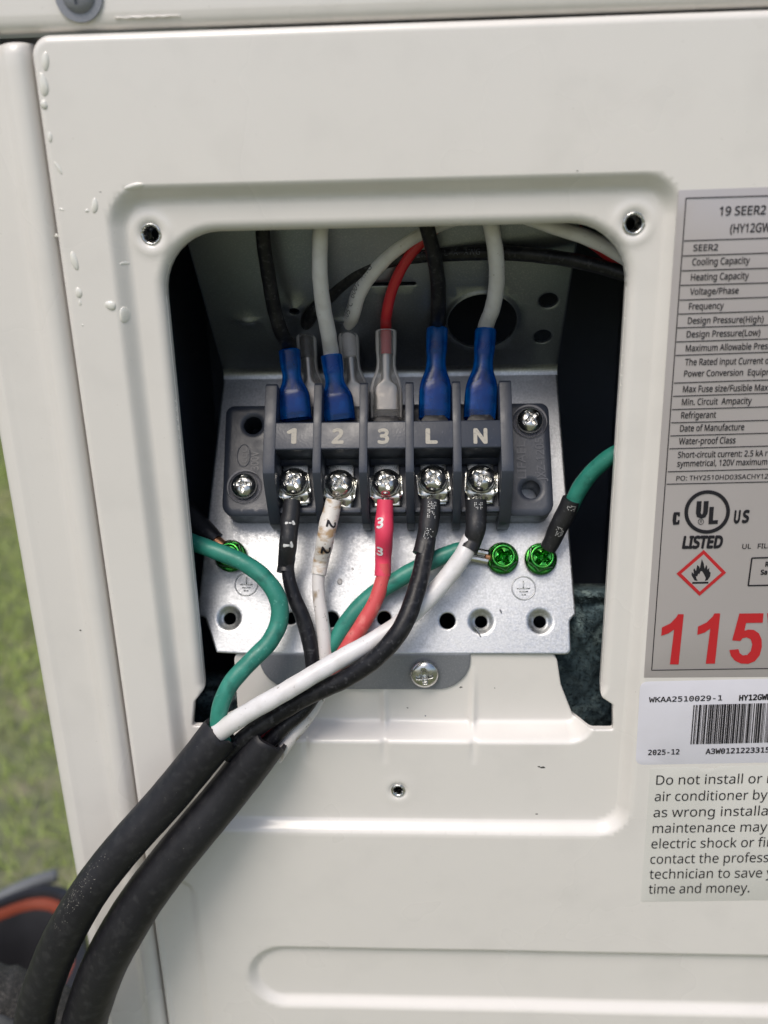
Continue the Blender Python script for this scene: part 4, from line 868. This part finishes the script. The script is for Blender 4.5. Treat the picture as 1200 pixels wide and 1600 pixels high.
for s, a, b, pf in (('Do not install or r', (190, 784), (885, 773), 'Do not install or'), ('air conditioner by', (180, 892), (920, 880), None), ('as wrong installa', (172, 997), (922, 985), None), ('maintenance may', (166, 1101), (918, 1090), None), ('electric shock or fir', (158, 1203), (832, 1193), 'electric shock or'),
                    ('contact the profess', (151, 1304), (928, 1292), None), ('technician to save y', (145, 1403), (885, 1393), 'technician to save'), ('time and money.', (140, 1501), (803, 1491), None)):
    ptext(mb, s, c9(*a), c9(*b), 61 / 4.209, prefix=pf, bold=.0)
mb.build('printed_text', 'ink', WL, smooth=False)

# ================================================================== OUTSIDE: foam pipe cover, tool box, lawn
t = thing('pipe_insulation', at(20, 1570, 35), 'speckled black foam pipe cover lying behind the cables at lower left', 'pipe insulation')
q = [at(-140, 1560, 26), at(-60, 1583, 30), at(20, 1602, 35), at(100, 1640, 38), at(190, 1690, 40), at(300, 1760, 42)]
tb_ = Tube([(*p, .0185) for p in q], world=True, step=.0012); v, f = tb_.mesh(64, True, .01); v = v + RNG.normal(0, .00018, v.shape); mesh_obj('foam_tube', v, f, 'foam', t)
q = [at(-160, 1600, 8), at(-60, 1628, 12), at(0, 1645, 16), at(70, 1680, 20)]
tb_ = Tube([(*p, .0105) for p in q], world=True, step=.001); tb_.build('tape_wrap', 'tape', t, 40, True, .01)
ZR = -.36
cn = [atz(128, 1560, ZR), atz(103, 1385, ZR), atz(-190, 1500, ZR)]; c4 = cn[0] + cn[2] - cn[1]
ctr = (cn[0] + cn[2]) / 2; t = thing('tool_box', (ctr[0], ctr[1], -.55), 'open black tool box with an orange lip standing on the grass at lower left', 'tool box')
e1 = cn[0] - cn[1]; e2 = cn[2] - cn[1]; l1, l2 = np.linalg.norm(e1) * 1e3, np.linalg.norm(e2) * 1e3; e1 /= np.linalg.norm(e1); e2 /= np.linalg.norm(e2)
def rr_loop(ins, z, r):
    pl = rpoly([(ins, ins), (l1 - ins, ins), (l1 - ins, l2 - ins), (ins, l2 - ins)], max(r, 2), 8); return [np.array([*(cn[1][:2] + e1[:2] * a * .001 + e2[:2] * b * .001), z]) for a, b in pl]
def skin(loops_, name, m_, cap=False):
    n = len(loops_[0]); v = [p for l in loops_ for p in l]; f = [[k * n + j, k * n + (j + 1) % n, (k + 1) * n + (j + 1) % n, (k + 1) * n + j] for k in range(len(loops_) - 1) for j in range(n)]
    if cap: f.append([(len(loops_) - 1) * n + j for j in range(n)])
    return mesh_obj(name, v, f, m_, t, sharp=40)
skin([rr_loop(16, -.549, 20), rr_loop(3, ZR - .05, 30), rr_loop(-6, ZR - .012, 34), rr_loop(-8, ZR, 36), rr_loop(-6, ZR + .006, 34), rr_loop(0, ZR + .007, 30), rr_loop(1, ZR + .001, 30)], 'case', 'boxblack')
skin([rr_loop(0, ZR - .001, 30), rr_loop(1, ZR + .003, 30), rr_loop(3.4, ZR + .003, 28), rr_loop(4.6, ZR + .001, 28), rr_loop(5, ZR - .002, 28)], 'lining_lip', 'orange')
skin([rr_loop(5, ZR - .0022, 28), rr_loop(14, ZR - .03, 24), rr_loop(20, -.53, 20)], 'tray', 'boxblack', True)
hp = [cn[1] + e2 * (l2 * .001 * k) - e1 * .010 + np.array([0, 0, .003 + .002 * math.sin(k * 9)]) for k in np.linspace(.04, .9, 9)]
mesh_obj('handle', *Tube([(*p, .0045) for p in hp], world=True, step=.004).mesh(16), 'boxgrey', t)
# lawn
v = []; f = []; n = 41
def lz(x, y): return -.55 + .008 * math.sin(x * 5) * math.sin(y * 4)
g = np.concatenate([-np.geomspace(120, 1.2, 14), np.linspace(-1, 1, 13), np.geomspace(1.2, 120, 14)])
for a in g:
    for b in g: v.append((a - .3, b + .8, lz(a, b) if max(abs(a), abs(b)) < 6 else -.55))
f = [[i * n + j, (i + 1) * n + j, (i + 1) * n + j + 1, i * n + j + 1] for i in range(n - 1) for j in range(n - 1)]
o = mesh_obj('lawn', v, f, 'lawn', None, loc=(0, 0, -.55)); tag(o, None, None, None, 'structure')
K = 90000; x = RNG.uniform(-2.2, .2, K); y = RNG.uniform(.15, 3.4, K); h = RNG.uniform(.010, .034, K); a = RNG.uniform(0, 6.28, K); w = RNG.uniform(.0012, .0022, K); ln = RNG.normal(0, .012, (K, 2))
z = -.552 + 0 * x; A_ = np.column_stack([x - np.cos(a) * w, y - np.sin(a) * w, z]); B_ = np.column_stack([x + np.cos(a) * w, y + np.sin(a) * w, z]); T_ = np.column_stack([x + ln[:, 0], y + ln[:, 1], z + h])
keep = ~((x > -.11) & (x < .2) & (y < .3)); V3 = np.stack([A_, B_, T_], 1)[keep].reshape(-1, 3)
o = mesh_obj('grass', V3, np.arange(len(V3)).reshape(-1, 3), 'blade', None, loc=(0, 0, -.55)); tag(o, None, None, None, 'stuff')
SC.render.engine = 'CYCLES'
